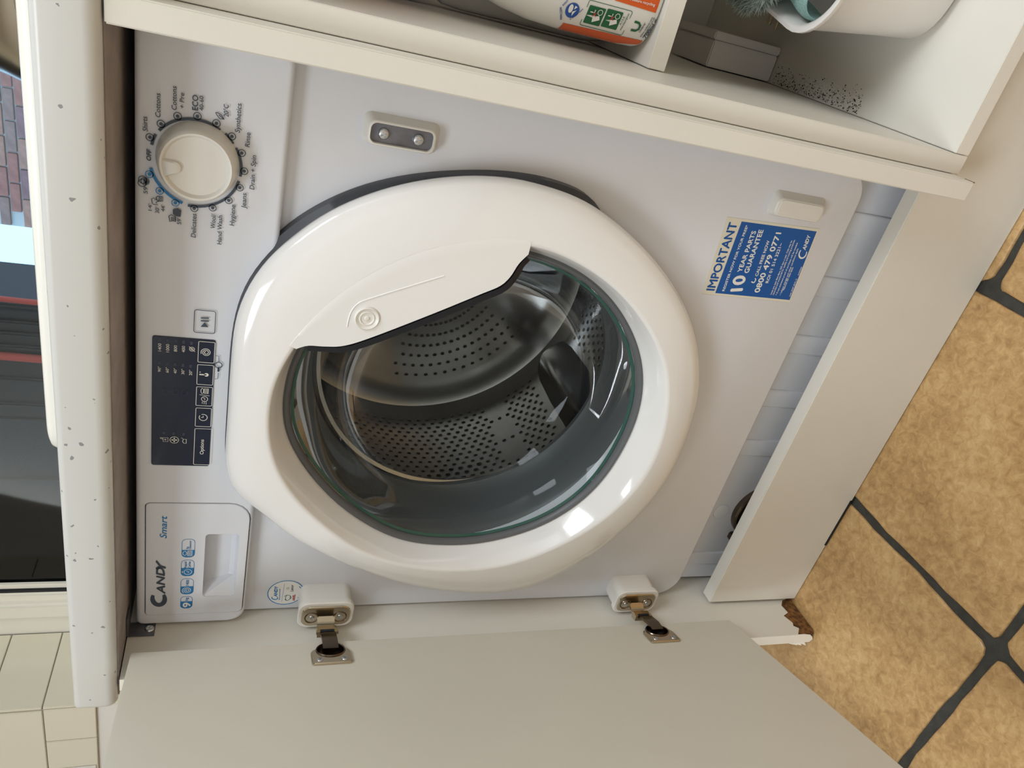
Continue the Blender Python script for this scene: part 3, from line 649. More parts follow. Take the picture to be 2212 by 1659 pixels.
c = px(z2(224, 1285), YF); D.strip([(c[0] - 0.0022, c[1] - 0.0022), (c[0] + 0.0022, c[1] - 0.0022), (c[0] + 0.0022, c[1] + 0.0018), (c[0] - 0.0022, c[1] + 0.0018)], 0.0004, True); D.strip([(c[0] - 0.001, c[1]), (c[0] + 0.001, c[1])], 0.0004); D.strip([(c[0], c[1] - 0.001), (c[0], c[1] + 0.001)], 0.0004)
for k in range(3): D.strip([(c[0] + 0.0004 * k, c[1] + 0.0024 + 0.0008 * k), (c[0] + 0.0024, c[1] + 0.0028 + 0.0008 * k)], 0.0003)
c = px(z2(358, 1295), YF); D.strip([(c[0] - 0.0028, c[1] - 0.0018), (c[0] + 0.0020, c[1] - 0.0018), (c[0] + 0.0020, c[1] + 0.0008), (c[0] - 0.0010, c[1] + 0.0012), (c[0] - 0.0026, c[1])], 0.0005, True); D.strip([(c[0] + 0.0026, c[1] + 0.001), (c[0] + 0.0034, c[1] + 0.0026)], 0.0003)
D.build('display_lettering', YF - 0.0016, 'print_white', dsp)
L_ = Print()
for p in [(185, 568), (242, 575), (299, 581), (355, 587), (411, 595), (182, 735), (238, 742), (294, 748), (350, 754), (405, 760), (213, 1236), (283, 1242), (354, 1247)]:
    c = px(z2(*p), YF); L_.poly(rrect(c[0] - 0.0016, c[0] + 0.0016, c[1] - 0.0010, c[1] + 0.0010, 0.0003, 2))
for p in [(228, 938), (298, 944), (362, 950)]:
    c = px(z2(*p), YF); L_.ring(c, 0.0026, 0.0004, 8)
L_.build('unlit_indicator', YF - 0.00155, 'led', dsp)

# ---- porthole door
RING_W = [(1160, 400), (1280, 445), (1400, 545), (1480, 660), (1512, 780), (1500, 900), (1440, 1040), (1330, 1160), (1200, 1245), (1095, 1278), (950, 1275), (800, 1240), (650, 1172), (560, 1105), (505, 1060), (487, 1000),
          (492, 900), (498, 800), (510, 690), (545, 610), (600, 545), (700, 470), (800, 425), (900, 398), (1000, 386), (1080, 387)]
ow = [px(p, 0.046) for p in RING_W]
def by_angle(pts, N=180, c=RC):
    """radius as a function of angle round c, resampled at N equal angles"""
    pol = sorted((math.atan2(z - c[1], x - c[0]), math.hypot(x - c[0], z - c[1])) for x, z in pts); full = []
    for (t0, r0), (t1, r1) in zip(pol, pol[1:] + [(pol[0][0] + 2 * PI, pol[0][1])]):
        k_ = max(1, int((t1 - t0) / 0.2)) if t1 - t0 > 0.5 else 1
        full += [(t0 + (t1 - t0) * q / k_, r0 + (r1 - r0) * q / k_) for q in range(k_)]
    pts = [(c[0] + r * math.cos(t), c[1] + r * math.sin(t)) for t, r in full]
    sp = spline(pts, 12); A = sorted((math.atan2(z - c[1], x - c[0]), math.hypot(x - c[0], z - c[1])) for x, z in sp); out = []
    for k in range(N):
        t = -PI + 2 * PI * k / N; lo = A[-1]; lo = (lo[0] - 2 * PI, lo[1]); hi = None
        for a in A:
            if a[0] <= t: lo = a
            else: hi = a; break
        if hi is None: hi = (A[0][0] + 2 * PI, A[0][1])
        f_ = 0 if hi[0] == lo[0] else (t - lo[0]) / (hi[0] - lo[0]); out.append(lo[1] + (hi[1] - lo[1]) * f_)
    return out
def smooth_r(r, it):
    for _ in range(it): r = [(r[k - 1] + 2 * r[k] + r[(k + 1) % len(r)]) / 4 for k in range(len(r))]
    return r
RW = smooth_r(by_angle(ow), 3)
RI = smooth_r(by_angle([px(p, 0.035) for p in [(1190, 540), (1300, 600), (1380, 680), (1430, 770), (1442, 850), (1425, 960), (1370, 1060), (1260, 1150), (1110, 1215), (960, 1230), (800, 1200), (680, 1120), (610, 1040), (580, 950), (585, 850), (610, 790)]]), 12)
RR = smooth_r(by_angle([px(p, 0.062) for p in [(1145, 545), (1250, 588), (1330, 660), (1380, 760), (1385, 860), (1350, 960), (1280, 1060), (1180, 1130), (1060, 1168), (960, 1176), (860, 1163), (760, 1110), (680, 1035), (625, 950), (612, 890), (620, 820), (640, 760)]]), 12)
NA = 180
def ringpts(r, y, d=0.0): return [(RC[0] + (r[k] + d) * math.cos(-PI + 2 * PI * k / NA), y, RC[1] + (r[k] + d) * math.sin(-PI + 2 * PI * k / NA)) for k in range(NA)]
def lerp_r(a, b, t): return [x + (y - x) * t for x, y in zip(a, b)]
pd = loft('porthole_door', [ringpts(RW, 0.064, -0.004), ringpts(RW, 0.056, -0.0008), ringpts(RW, 0.050, 0.0), ringpts(RW, 0.046, -0.0010), ringpts(RW, 0.0425, -0.004), ringpts(lerp_r(RW, RI, 0.32), 0.0385), ringpts(lerp_r(RW, RI, 0.65), 0.0360), ringpts(RI, 0.0345, 0.003),
                         ringpts(RI, 0.0345, 0.0), ringpts(lerp_r(RI, RR, 0.12), 0.0365), ringpts(lerp_r(RI, RR, 0.5), 0.048), ringpts(lerp_r(RI, RR, 0.85), 0.059), ringpts(RR, 0.064), ringpts(RR, 0.075)], 'gloss', wm, 60)
DKP = [px(p, 0.070) for p in [(478, 1012), (478, 960), (487, 800), (497, 690), (530, 590), (590, 520), (640, 475), (720, 430), (800, 400), (900, 380), (1000, 373), (1100, 375), (1200, 392), (1300, 432)]]
RDm = {}
for x, z in spline(DKP, 12, False): RDm[int(round((math.atan2(z - RC[1], x - RC[0]) + PI) / 2 / PI * NA)) % NA] = math.hypot(x - RC[0], z - RC[1])
RD = smooth_r([RDm.get(k, RW[k] - 0.010) for k in range(NA)], 6)
loft('door_back_frame', [ringpts(RD, 0.0775), ringpts(RD, 0.066), ringpts(RW, 0.0600, -0.006)], 'dark', pd, 50)
# grey bead between bezel and glass
loft('glass_trim', [ringpts(RR, 0.0625, 0.0010), ringpts(RR, 0.0605, -0.0015), ringpts(RR, 0.0615, -0.004), ringpts(RR, 0.0660, -0.006), ringpts(RR, 0.072, -0.006)], 'rubber', pd, 60)
rings = [ringpts(RR, 0.0660, -0.0055), ringpts(RR, 0.0700, -0.009)]
for s_, y in ((0.94, 0.080), (0.905, 0.095), (0.87, 0.112), (0.82, 0.128), (0.74, 0.142), (0.60, 0.153), (0.42, 0.160), (0.22, 0.1635)):
    rings.append([(RC[0] + (0.172 * s_) * math.cos(-PI + 2 * PI * k / NA), y, RC[1] - 0.004 * (1 - s_) + (0.172 * s_) * math.sin(-PI + 2 * PI * k / NA)) for k in range(NA)])
loft('glass_bowl', rings, 'bowl', pd, 80, False, True)
loft('green_glass_edge', [ringpts(RR, 0.0672, -0.0068), ringpts(RR, 0.0690, -0.0095)], 'greenglass', pd, 60)
# white cap that covers the upper right of the glass, black lower lip
CH = [px(p, 0.035) for p in [(640, 753), (665, 746), (700, 748), (742, 747), (800, 730), (930, 680), (1040, 635), (1080, 618), (1102, 598), (1120, 570), (1141, 549)]]
a0 = math.atan2(CH[-1][1] - RC[1], CH[-1][0] - RC[0]); a1 = math.atan2(CH[0][1] - RC[1], CH[0][0] - RC[0])
arcp = []
for k in range(31):
    t = a0 + (a1 - a0) * k / 30; rr = RI[int((t + PI) / 2 / PI * NA) % NA] + 0.004; arcp.append((RC[0] + rr * math.cos(t), RC[1] + rr * math.sin(t)))
ch = spline(CH, 6, False)
capo = ch + arcp[1:-1] if False else arcp + ch[1:-1] if math.hypot(arcp[-1][0] - ch[0][0], arcp[-1][1] - ch[0][1]) < 0.05 else arcp + ch[::-1][1:-1]
NC = 61
def resample(pts, n_):
    d = [0.0]
    for a, b in zip(pts, pts[1:]): d.append(d[-1] + math.hypot(b[0] - a[0], b[1] - a[1]))
    out = []
    for k in range(n_):
        t = d[-1] * k / (n_ - 1); i_ = max(q for q in range(len(d) - 1) if d[q] <= t + 1e-12); f_ = (t - d[i_]) / ((d[i_ + 1] - d[i_]) or 1)
        out.append((pts[i_][0] + (pts[i_ + 1][0] - pts[i_][0]) * f_, pts[i_][1] + (pts[i_ + 1][1] - pts[i_][1]) * f_))
    return out
ra, rb = resample(arcp, NC), resample(ch[::-1], NC)
rows = [[(x, 0.0348, z) for x, z in ra]]
for t in (0.06, 0.2, 0.4, 0.6, 0.8, 0.99): rows.append([(a[0] + (b[0] - a[0]) * t, 0.0342, a[1] + (b[1] - a[1]) * t) for a, b in zip(ra, rb)])
rows += [[(x, 0.0349, z) for x, z in rb], [(x, 0.0560, z) for x, z in rb]]
loft('handle_cap', rows, 'gloss', pd, 30, closed=False)
lip = [px(p, 0.0345) for p in [(664, 748), (700, 750), (742, 750), (800, 733), (930, 683), (1040, 638), (1082, 621), (1105, 600), (1123, 572), (1138, 556)]]
lp = spline(lip, 6, False); rings = []
for k, p in enumerate(lp):
    a, b = lp[max(k - 1, 0)], lp[min(k + 1, len(lp) - 1)]; l = math.hypot(b[0] - a[0], b[1] - a[1]); nx, nz = (b[1] - a[1]) / l, -(b[0] - a[0]) / l
    if nx * (RC[0] - p[0]) + nz * (RC[1] - p[1]) < 0: nx, nz = -nx, -nz
    wd = 0.0068 * math.sin(PI * min(1, max(0.12, k / (len(lp) - 1)) if k < len(lp) / 2 else max(0.12, 1 - k / (len(lp) - 1)) * 1.0)) ** 0.25
    rings.append([(p[0], 0.0345, p[1]), (p[0] + nx * wd, 0.0360, p[1] + nz * wd), (p[0] + nx * wd, 0.0520, p[1] + nz * wd), (p[0], 0.0520, p[1])])
loft('handle_lip', rings, 'black', pd, 30, True, True)
bc = px((793, 688), 0.034)
lathe('badge', [(0.0108, 0.0345), (0.0108, 0.0333), (0.0098, 0.0326), (0.0085, 0.0333), (0.0070, 0.0340), (0.0064, 0.0333), (0.0056, 0.0333), (0.0050, 0.0340), (0.0024, 0.0341), (0.0020, 0.0334), (0.0010, 0.0331)], (bc[0], 0, bc[1]), 'Y', 'plastic', pd, 40, cap1=True)
tube('cap_ridge', [(x, 0.0343, z) for x, z in spline([px(p, 0.034) for p in [(750, 706), (753, 690), (760, 671), (775, 655), (800, 645), (900, 614), (960, 596)]], 5, False)], 0.0007, 'gloss', pd, 8)

# ---- drum, seal
lathe('door_seal', [(0.190, 0.080), (0.187, 0.086), (0.1835, 0.090), (0.1815, 0.094), (0.1800, 0.105), (0.1775, 0.120), (0.1745, 0.134), (0.1700, 0.147), (0.1655, 0.152), (0.1660, 0.158), (0.190, 0.162)], (RC[0], 0, RC[1] - 0.006), 'Y', 'rubber', wm, 96)
dr = lathe('drum', [(0.168, 0.166), (0.166, 0.160), (0.170, 0.158), (0.178, 0.162), (0.225, 0.168), (0.238, 0.180), (0.240, 0.1928)], (DC[0], 0, DC[1]), 'Y', 'steel', wm, 128)
lathe('drum_back_edge', [(0.240, 0.4008), (0.240, 0.405), (0.232, 0.425), (0.210, 0.436), (0.189, 0.4339)], (DC[0], 0, DC[1]), 'Y', 'steel', dr, 128)
lathe('drum_hub', [(0.081, 0.4254), (0.060, 0.424)], (DC[0], 0, DC[1]), 'Y', 'steel', dr, 96, cap1=True)
lathe('outer_tub', [(0.200, 0.150), (0.262, 0.152), (0.262, 0.460), (0.05, 0.462)], (DC[0], 0, DC[1]), 'Y', 'tub', wm, 96, cap1=True)
# three lifters
def lifter(ang):
    rings = []
    for y, hgt, wdt in ((0.190, 0.003, 0.022), (0.205, 0.018, 0.030), (0.24, 0.032, 0.036), (0.32, 0.036, 0.038), (0.38, 0.032, 0.036), (0.408, 0.014, 0.030)):
        ring = []
        for k in range(9):
            s = -1 + 2 * k / 8; h_ = hgt * (math.cos(s * PI / 2) ** 0.8 if abs(s) < 1 else 0); t = s * wdt
            r = 0.2395 - h_; a = ang + t / 0.24 * (1 - 0.55 * (h_ / 0.052)); ring.append((DC[0] + r * math.cos(a), y, DC[1] + r * math.sin(a)))
        rings.append(ring)
    return loft('lifter', rings, 'steel', dr, 70, True, True, closed=False)
LA = [math.radians(a) for a in (-118, 2, 122)]
for a in LA: lifter(a)
# back spider: three raised arms
for k in range(3):
    a = math.radians(28 + 120 * k); rings = []
    for r, wdt in ((0.03, 0.03), (0.08, 0.020), (0.15, 0.016), (0.2, 0.022)):
        ux, uz = math.cos(a), math.sin(a); rings.append([(DC[0] + ux * r - uz * wdt * s, 0.4262 - 0.007 * (1 - abs(s)), DC[1] + uz * r + ux * wdt * s) for s in (-1, -0.5, 0, 0.5, 1)])
    loft('back_arm', rings, 'steel', dr, 70, False, False, closed=False)
# perforations: every hole is an opening in the sheet, with a pressed rim
hv, hf, rv, rf = [], [], [], []
def cell(fn, u0, u1, v0, v1, r):
    """one patch of sheet over (u, v); r = (ru, rv) radii of its round opening, or None for a plain patch"""
    k0 = len(hv); cu, cv_ = (u0 + u1) / 2, (v0 + v1) / 2
    if r is None:
        for u, v in ((u0, v0), (cu, v0), (u1, v0), (u1, v1), (cu, v1), (u0, v1)): hv.append(fn(u, v, 0))
        hf.append((k0, k0 + 1, k0 + 4, k0 + 5)); hf.append((k0 + 1, k0 + 2, k0 + 3, k0 + 4)); return
    for u, v in ((u1, cv_), (u1, v1), (cu, v1), (u0, v1), (u0, cv_), (u0, v0), (cu, v0), (u1, v0)): hv.append(fn(u, v, 0))
    for j_ in range(8): hv.append(fn(cu + r[0] * math.cos(j_ * PI / 4), cv_ + r[1] * math.sin(j_ * PI / 4), 0))
    for j_ in range(8): hf.append((k0 + j_, k0 + (j_ + 1) % 8, k0 + 8 + (j_ + 1) % 8, k0 + 8 + j_))
    k1 = len(rv)
    for q, hh in ((1.0, -0.0004), (1.0, 0.0004), (1.2, 0.0007), (1.45, 0.0001)):
        for j_ in range(8): rv.append(fn(cu + r[0] * q * math.cos(j_ * PI / 4), cv_ + r[1] * q * math.sin(j_ * PI / 4), hh))
    for q in range(3):
        for j_ in range(8): rf.append((k1 + q * 8 + j_, k1 + q * 8 + (j_ + 1) % 8, k1 + (q + 1) * 8 + (j_ + 1) % 8, k1 + (q + 1) * 8 + j_))
wallp = lambda a, y, h: (DC[0] + (0.240 - h) * math.cos(a), y, DC[1] + (0.240 - h) * math.sin(a))
DA = 2 * PI / 112
for row in range(20):
    y = 0.198 + row * 0.0104
    for k in range(112):
        a = (k + 0.5 * (row % 2)) * DA; r = 0.0034 if 4 < row < 8 and (a * 112 / (2 * PI)) % 19 < 6 else 0.0026
        da = min(abs((a - l + PI) % (2 * PI) - PI) for l in LA); sec = (a / DA) % 19
        solid = da < 0.19 or (8 < sec < 11 and row % 5 != 0)
        cell(wallp, a - DA / 2, a + DA / 2, y - 0.0052, y + 0.0052, None if solid else (r / 0.24, r))
backp = lambda a, r, h: (DC[0] + r * math.cos(a), (0.424 + (r - 0.06) / 0.09 * 0.006 if r < 0.15 else 0.430 + (r - 0.15) / 0.06 * 0.006) - h, DC[1] + r * math.sin(a))
for rr in range(6):
    r = 0.09 + rr * 0.018
    for k in range(75):
        a = math.radians(28 + 24 + 4.8 * k + (2.4 if rr % 2 else 0))
        cell(backp, a - math.radians(2.4), a + math.radians(2.4), r - 0.009, r + 0.009, (0.0024 / r, 0.0024) if k % 25 < 15 else None)
me = bpy.data.meshes.new('perforated_sheet'); me.from_pydata(hv, [], hf); me.update()
bm = bmesh.new(); bm.from_mesh(me); bmesh.ops.remove_doubles(bm, verts=bm.verts, dist=0.00005); bm.to_mesh(me); bm.free()
o = link('perforated_sheet', me, 'steel', dr, 60); o['kind'] = 'stuff'
me = bpy.data.meshes.new('drum_dimples'); me.from_pydata(rv, [], rf); me.update(); o = link('drum_dimples', me, 'steel', dr, 80); o['kind'] = 'stuff'

# ---- catch pads on the right, hinge blocks on the left
def drafted(name, a, b, y0, y1, m_, parent, bev=0.002, r=0.006):
    rings = [[(x, y0, z) for x, z in rrect(*a, r, 5)]]
    for t in [k / 4 * PI / 2 for k in range(5)]:
        d = bev * (1 - math.cos(t)); rings.append([(x, y1 + bev * (1 - math.sin(t)), z) for x, z in rrect(b[0] + d, b[1] - d, b[2] + d, b[3] - d, r - d * 0.5, 5)])
    return rings
cp = loft('catch_housing', drafted('', (0.5386, 0.5640, 0.6365, 0.6995), (0.5402, 0.5602, 0.6412, 0.6962), YB + 0.001, 0.0655, '', wm), 'plastic', wm, 40, True, False)
rr_ = [[(x, y, z) for x, z in rrect(0.5402 + d, 0.5602 - d, 0.6412 + d, 0.6962 - d, 0.005, 5)] for d, y in ((0.0018, 0.0655), (0.0022, 0.0662), (0.0022, 0.0705))]
loft('catch_rim', rr_, 'plastic', cp, 40)
cpl = loft('catch_plate', [[(x, y, z) for x, z in rrect(0.5402 + d, 0.5602 - d, 0.6412 + d, 0.6962 - d, 0.004, 5)] for d, y in ((0.0018, 0.0715), (0.0018, 0.0690))], 'zinc', wm, 30, True, True)
for zc in (0.6835, 0.6555): screw(cpl, (0.5500, 0.0690, zc), (0, -1, 0), 0.0046, 0.0034)
cp2 = loft('blank_housing', drafted('', (0.5372, 0.5640, 0.2355, 0.3005), (0.5400, 0.5585, 0.2420, 0.2995), YB + 0.001, 0.0672, '', wm), 'plastic', wm, 40, True, True)
slab('cover', lambda d: rrect(0.5425 + d, 0.5570 - d, 0.2450 + d, 0.2965 - d, 0.004, 5), 0.0680, 0.0664, 'plastic', cp2, 0.0006)
def hinge_block(z0, z1_):
    o_ = lambda d: rrect(0.0085 + d, 0.0425 - d, z0 + d, z1_ - d, 0.010 - d * 0.5, 6)
    rings = [[(x, YB + 0.001, z) for x, z in o_(0)], [(x, 0.0545, z) for x, z in o_(0.0004)], [(x, 0.0540, z) for x, z in o_(-0.0016)], [(x, 0.0490, z) for x, z in o_(-0.0018)], [(x, 0.0475, z) for x, z in o_(-0.0006)], [(x, 0.0475, z) for x, z in o_(0.0028)], [(x, 0.0530, z) for x, z in o_(0.0030)]]
    return loft('hinge_block', rings, 'plastic', wm, 40, True, True)
HB = [(0.6405, 0.6975), (0.2465, 0.3040)]
for a in HB: hinge_block(*a)
# ---- stickers
s1 = [px(z8(*p), YB) for p in [(630, 195), (2000, 375), (1560, 1470), (245, 1340)]]
st = flat('guarantee_sticker', s1[::-1], YB - 0.0005, 'sticker_paper', wm, 0.0004)
s2 = [px(z8(*p), YB) for p in [(840, 262), (1960, 412), (1555, 1435), (445, 1330)]]
P = Print(); P.poly(s2); P.build('blue_field', YB - 0.00062, 'sticker_blue', st)
P = Print(); ptext(P, 'IMPORTANT', z8, (428, 1292), (778, 285), 118, YB, 0.012); P.build('blue_lettering', YB - 0.00066, 'sticker_blue', st)
P = Print()
for s, a, b, h, bo in [('REGISTER NOW FOR YOUR FREE*', (580, 1302), (938, 320), 34, 0.01), ('10', (845, 1292), (902, 1072), 168, 0.02), ('YEAR PARTS', (835, 1018), (1055, 408), 62, 0.012), ('GUARANTEE', (938, 1032), (1165, 390), 66, 0.012),
        ('CALL FREE NOW', (1078, 1078), (1260, 548), 42, 0.01), ('0800 479 0771', (1098, 1322), (1428, 433), 74, 0.016), ('ROI 01 514 3221~', (1235, 1180), (1447, 588), 42, 0.01),
        ('Lines are open 8am-8pm, 365 days a year. Calls may be', (1285, 1352), (1595, 548), 22, 0.004), ('recorded and monitored for quality and training purposes.', (1318, 1358), (1638, 535), 22, 0.004), ('* If not activated proof of purchase will be needed.', (1365, 1362), (1680, 578), 22, 0.004),
        ('~ Labour charges and other conditions apply.', (1420, 1365), (1690, 660), 22, 0.004), ('National call rates apply.', (1472, 1288), (1612, 940), 22, 0.004), ('CAN_BOST_8219_12', (1566, 1382), (1668, 1118), 20, 0.003), ('41049264', (1690, 1068), (1742, 940), 18, 0.003)]:
    ptext(P, s, z8, a, b, h, YB, bo)
c = px(z8(1752, 740), YB); bold_C(P, c, 0.0050, 0.0046, 0.0018, 0.2)
ptext(P, 'ANDY', z8, (1790, 690), (1872, 465), 50, YB, 0.02, 0.25)
P.strip(spline([px(z8(*p), YB) for p in [(985, 1160), (1020, 1175), (1048, 1135), (1040, 1110)]], 5, False), 0.0012)
P.build('white_lettering', YB - 0.00066, 'print_white', st)
c = px(z3(1272, 903), YB); rx_, rz_ = 0.0245, 0.0135 * 1.55
q = [px(z3(*p), YB) for p in [(1125, 910), (1425, 895), (1280, 803), (1270, 1000)]]
rz_ = abs(q[0][1] - q[1][1]) / 2; rx_ = abs(q[2][0] - q[3][0]) / 2
s3 = flat('round_sticker', [(c[0] + rx_ * math.cos(2 * PI * k / 48), c[1] + rz_ * math.sin(2 * PI * k / 48)) for k in range(48)], YB - 0.0004, 'print_white', wm, 0.0003)
P = Print(); P.ring(c, rx_ - 0.0006, 0.0010, 48, rz=rz_ - 0.0006); ptext(P, 'ANDY', z3, (1200, 935), (1208, 850), 26, YB, 0.03, 0.2); bold_C(P, px(z3(1182, 945), YB), 0.0026, 0.0032, 0.0013, 0.2)
ptext(P, 'Recommends', z3, (1224, 960), (1228, 870), 10, YB); P.strip([px(z3(1238, 975), YB), px(z3(1262, 830), YB)], 0.0003)
P.ring((c[0], c[1] - rz_ * 0.55), rx_ * 0.55, 0.0010, 14, 1.15 * PI, 1.85 * PI, rz=rz_ * 0.3)
P.build('blue_lettering', YB - 0.00055, 'print_blue', s3)
P = Print(); ptext(P, 'ARIEL', z3, (1345, 968), (1350, 918), 20, YB, 0.02); P.build('red_lettering', YB - 0.00055, 'print_red', s3)
P = Print(); ptext(P, 'Lenor', z3, (1332, 893), (1334, 838), 22, YB, 0.0, 0.2); P.ring(px(z3(1290, 868), YB), 0.0012, 0.0004, 12); P.build('slate_lettering', YB - 0.00055, 'print_grey', s3)
P = Print(); c2 = px(z3(1285, 945), YB)
for k in range(3): P.ring(c2, 0.0042, 0.0006, 18, k * 2.1, k * 2.1 + PI, rz=0.002 + 0.001 * k)
P.build('green_mark', YB - 0.00055, 'print_green', s3)

# ================================================================== OPEN CABINET DOOR WITH HINGES
H0 = Vector((0.0268, 0.0098, 0)); DD = Vector((0.333, -0.943, 0)).normalized(); DN = Vector((-DD.y, DD.x, 0))   # DN: inner face normal
if DN.x < 0: DN = -DN
cdr = thing('cabinet_door', 'white laminate cabinet door swung open on two nickel hinges beside washing machine', 'door', tuple(H0 - DN * 0.009 + DD * 0.3 + Vector((0, 0, 0.1525))))
dv = []
for z in (0.1528, 0.8590):
    for t, n_ in ((0, 0), (0.596, 0), (0.596, -0.018), (0, -0.018)): dv.append(tuple(H0 + DD * t + DN * n_ + Vector((0, 0, z))))
dbo = finish('door_board', dv, BOXF, 'doorlam', cdr, None, 0.0010)
def dp(t, n_, z): return tuple(H0 + DD * t + DN * n_ + Vector((0, 0, z)))
def hinge(zc):
    hg = loft('hinge', [[dp(t, n_, zc + s) for t, s in rrect(0.016 + d, 0.044 - d, -0.0205 + d, 0.0205 - d, (0.009, 0.003, 0.003, 0.009), 5)] for n_, d in ((0.0002, 0), (0.0020, 0), (0.0028, 0.0008))], 'nickel', cdr, 40, True, True)
    cupr = lambda k_, n_: [dp(0.0205 + 0.0115 * math.cos(a) * k_, n_, zc + 0.0140 * math.sin(a) * k_) for a in [2 * PI * k / 24 for k in range(24)]]
    ct = loft('cutter', [cupr(1.0, -0.0115), cupr(1.0, 0.01)], None, None, None, True, True)
    boolean(hg, ct); boolean(dbo, ct); bpy.data.objects.remove(ct)
    loft('cup_rim', [cupr(1.12, 0.0026), cupr(1.06, 0.0042), cupr(0.98, 0.0036), cupr(0.97, -0.0100), cupr(0.90, -0.0110)], 'nickel_dark', hg, 50, False, True)
    for s in (-0.0125, 0.0125):
        screw(hg, dp(0.0378, 0.0026, zc + s), DN, 0.0034, 0.0012)
    # mounting plate on the machine's hinge block (faces the camera side, -y)
    mp = loft('mounting_plate', [[(x, y, z) for x, z in rrect(0.0105 + d, 0.0395 - d, zc - 0.0265 + d, zc + 0.0265 - d, 0.009 - d * 0.4, 6)] for d, y in ((0, 0.0535), (0, 0.0472), (0.0008, 0.0462))], 'nickel', cdr, 40, True, True)
    for s in (-0.0155, 0.0155):
        lathe('screw_cup', [(0.0078, 0.0462), (0.0074, 0.0452), (0.0062, 0.0462), (0.0050, 0.0478)], (0.0235, 0, zc + s), 'Y', 'nickel_dark', mp, 28)
        screw(mp, (0.0235, 0.0466, zc + s), (0, -1, 0), 0.0034, 0.0014)
    # arm: neck, pivot block, link into the cup
    def bar(nm, pts, hw, m_, th):
        rings = []
        for i, p in enumerate(pts):
            a, b = Vector(pts[max(i - 1, 0)]), Vector(pts[min(i + 1, len(pts) - 1)]); t = (b - a).normalized(); nn = Vector((-t.y, t.x))
            rings.append([(p[0] + nn.x * th, p[1] + nn.y * th, zc - hw), (p[0] + nn.x * th, p[1] + nn.y * th, zc + hw), (p[0] - nn.x * th, p[1] - nn.y * th, zc + hw), (p[0] - nn.x * th, p[1] - nn.y * th, zc - hw)])
        return loft(nm, rings, m_, mp, 30, True, True)
    bar('arm_neck', [(0.0245, 0.0470), (0.0215, 0.0430), (0.0195, 0.0370), (0.0205, 0.0300)], 0.0095, 'nickel', 0.0012)
    bar('pivot_block', [(0.0200, 0.0330), (0.0225, 0.0240)], 0.0105, 'nickel', 0.0042)
    bar('ratchet_teeth', [(0.0265, 0.0262), (0.0262, 0.0235)], 0.0075, 'sealstrip', 0.0012)
    q0 = H0 + DD * 0.022 + DN * 0.003
    bar('link', [(0.0235, 0.0250), (0.0300, 0.0170), (0.0362, 0.0030), (q0.x + 0.0005, q0.y + 0.001)], 0.0080, 'nickel_dark', 0.0016)
    bar('pivot_pin', [(0.0245, 0.0265), (0.0255, 0.0225)], 0.0118, 'nickel', 0.0016)
for a in HB: hinge((a[0] + a[1]) / 2)

# ================================================================== THINGS IN THE CUPBOARD
def bottle_body(cx, cy, prof, sx, sy, n=48):
    rings = []
    for z, hw in prof: rings.append([(cx + hw * math.copysign(abs(math.cos(a)) ** 0.8, math.cos(a)), cy + hw * sy / sx * math.copysign(abs(math.sin(a)) ** 0.8, math.sin(a)), z) for a in [2 * PI * k / n for k in range(n)]])
    return rings
bx_, by_ = 0.7020, 0.1630
bprof = [(0.4475, 0.0440), (0.4482, 0.0475), (0.4505, 0.0510), (0.4560, 0.0532), (0.4700, 0.0540), (0.5300, 0.0540), (0.5600, 0.0525), (0.5850, 0.0485), (0.6100, 0.0420), (0.6350, 0.0320), (0.6600, 0.0200), (0.6700, 0.0150), (0.6850, 0.0145)]
bt = thing('spray_bottle', 'white trigger cleaner bottle with orange bands on cupboard shelf', 'bottle', (bx_, by_, 0.447))
loft('bottle_body', bottle_body(bx_, by_, bprof, 0.054, 0.032), 'bottle', bt, 50, True, True)
lathe('trigger_collar', [(0.017, 0.676), (0.017, 0.696), (0.012, 0.700)], (bx_, by_, 0), 'Z', 'orange', bt, 24, cap0=True, cap1=True)
box('trigger_head', bx_ - 0.045, bx_ + 0.03, by_ - 0.011, by_ + 0.011, 0.699, 0.722, 'orange', bt, 0.005)
box('trigger_lever', bx_ - 0.036, bx_ - 0.028, by_ - 0.008, by_ + 0.008, 0.655, 0.700, 'orange', bt, 0.003)
def bsurf(x, z, off=0.0004):
    for (za, ha), (zb, hb) in zip(bprof, bprof[1:]):
        if za <= z <= zb: hw = ha + (hb - ha) * (z - za) / (zb - za); break
    else: hw = bprof[0][1] if z < bprof[0][0] else 0.03
    z = max(z, 0.4480)
    c_ = max(-0.999, min(0.999, (x - bx_) / hw)); cc = abs(c_) ** (1 / 0.8); s_ = math.sqrt(max(0, 1 - cc * cc)) ** 0.8
    return (x * 1.0, by_ - hw * 0.032 / 0.054 * s_ - off, z)
def dens(P_):
    return P_
def bgrid(x0, x1, z0, z1_, nx=10, nz=10):
    P_ = Print()
    for i in range(nx):
        for j in range(nz):
            f_ = lambda u, v: (x0(v) + (x1(v) - x0(v)) * u, z0 + (z1_ - z0) * v)
            P_.poly([f_(i / nx, j / nz), f_((i + 1) / nx, j / nz), f_((i + 1) / nx, (j + 1) / nz), f_(i / nx, (j + 1) / nz)])
    return P_
zb = lambda x, y: (900 + x / 3.687, y / 3.687)
YL = 0.134
def zpx(pts): return [px(zb(*p), YL) for p in pts]
(xa, za), (xb, zb_) = zpx([(1195, 195), (1868, 347)])
bgrid(lambda v: bx_ - 0.0538 + 0.0045 * max(0, 1 - v * 3), lambda v: xb + (xa - xb) * v, max(zb_, 0.4520), za, 6, 18).build('orange_band', 0, 'orange', bt, bsurf)
(xc, zc_), (xd, zd) = zpx([(1570, 0), (1980, 125)])
bgrid(lambda v: xd + (xc - xd) * v, lambda v: bx_ + 0.046, max(zd, 0.4530), zc_, 12, 12).build('orange_panel', 0, 'orange', bt, bsurf)
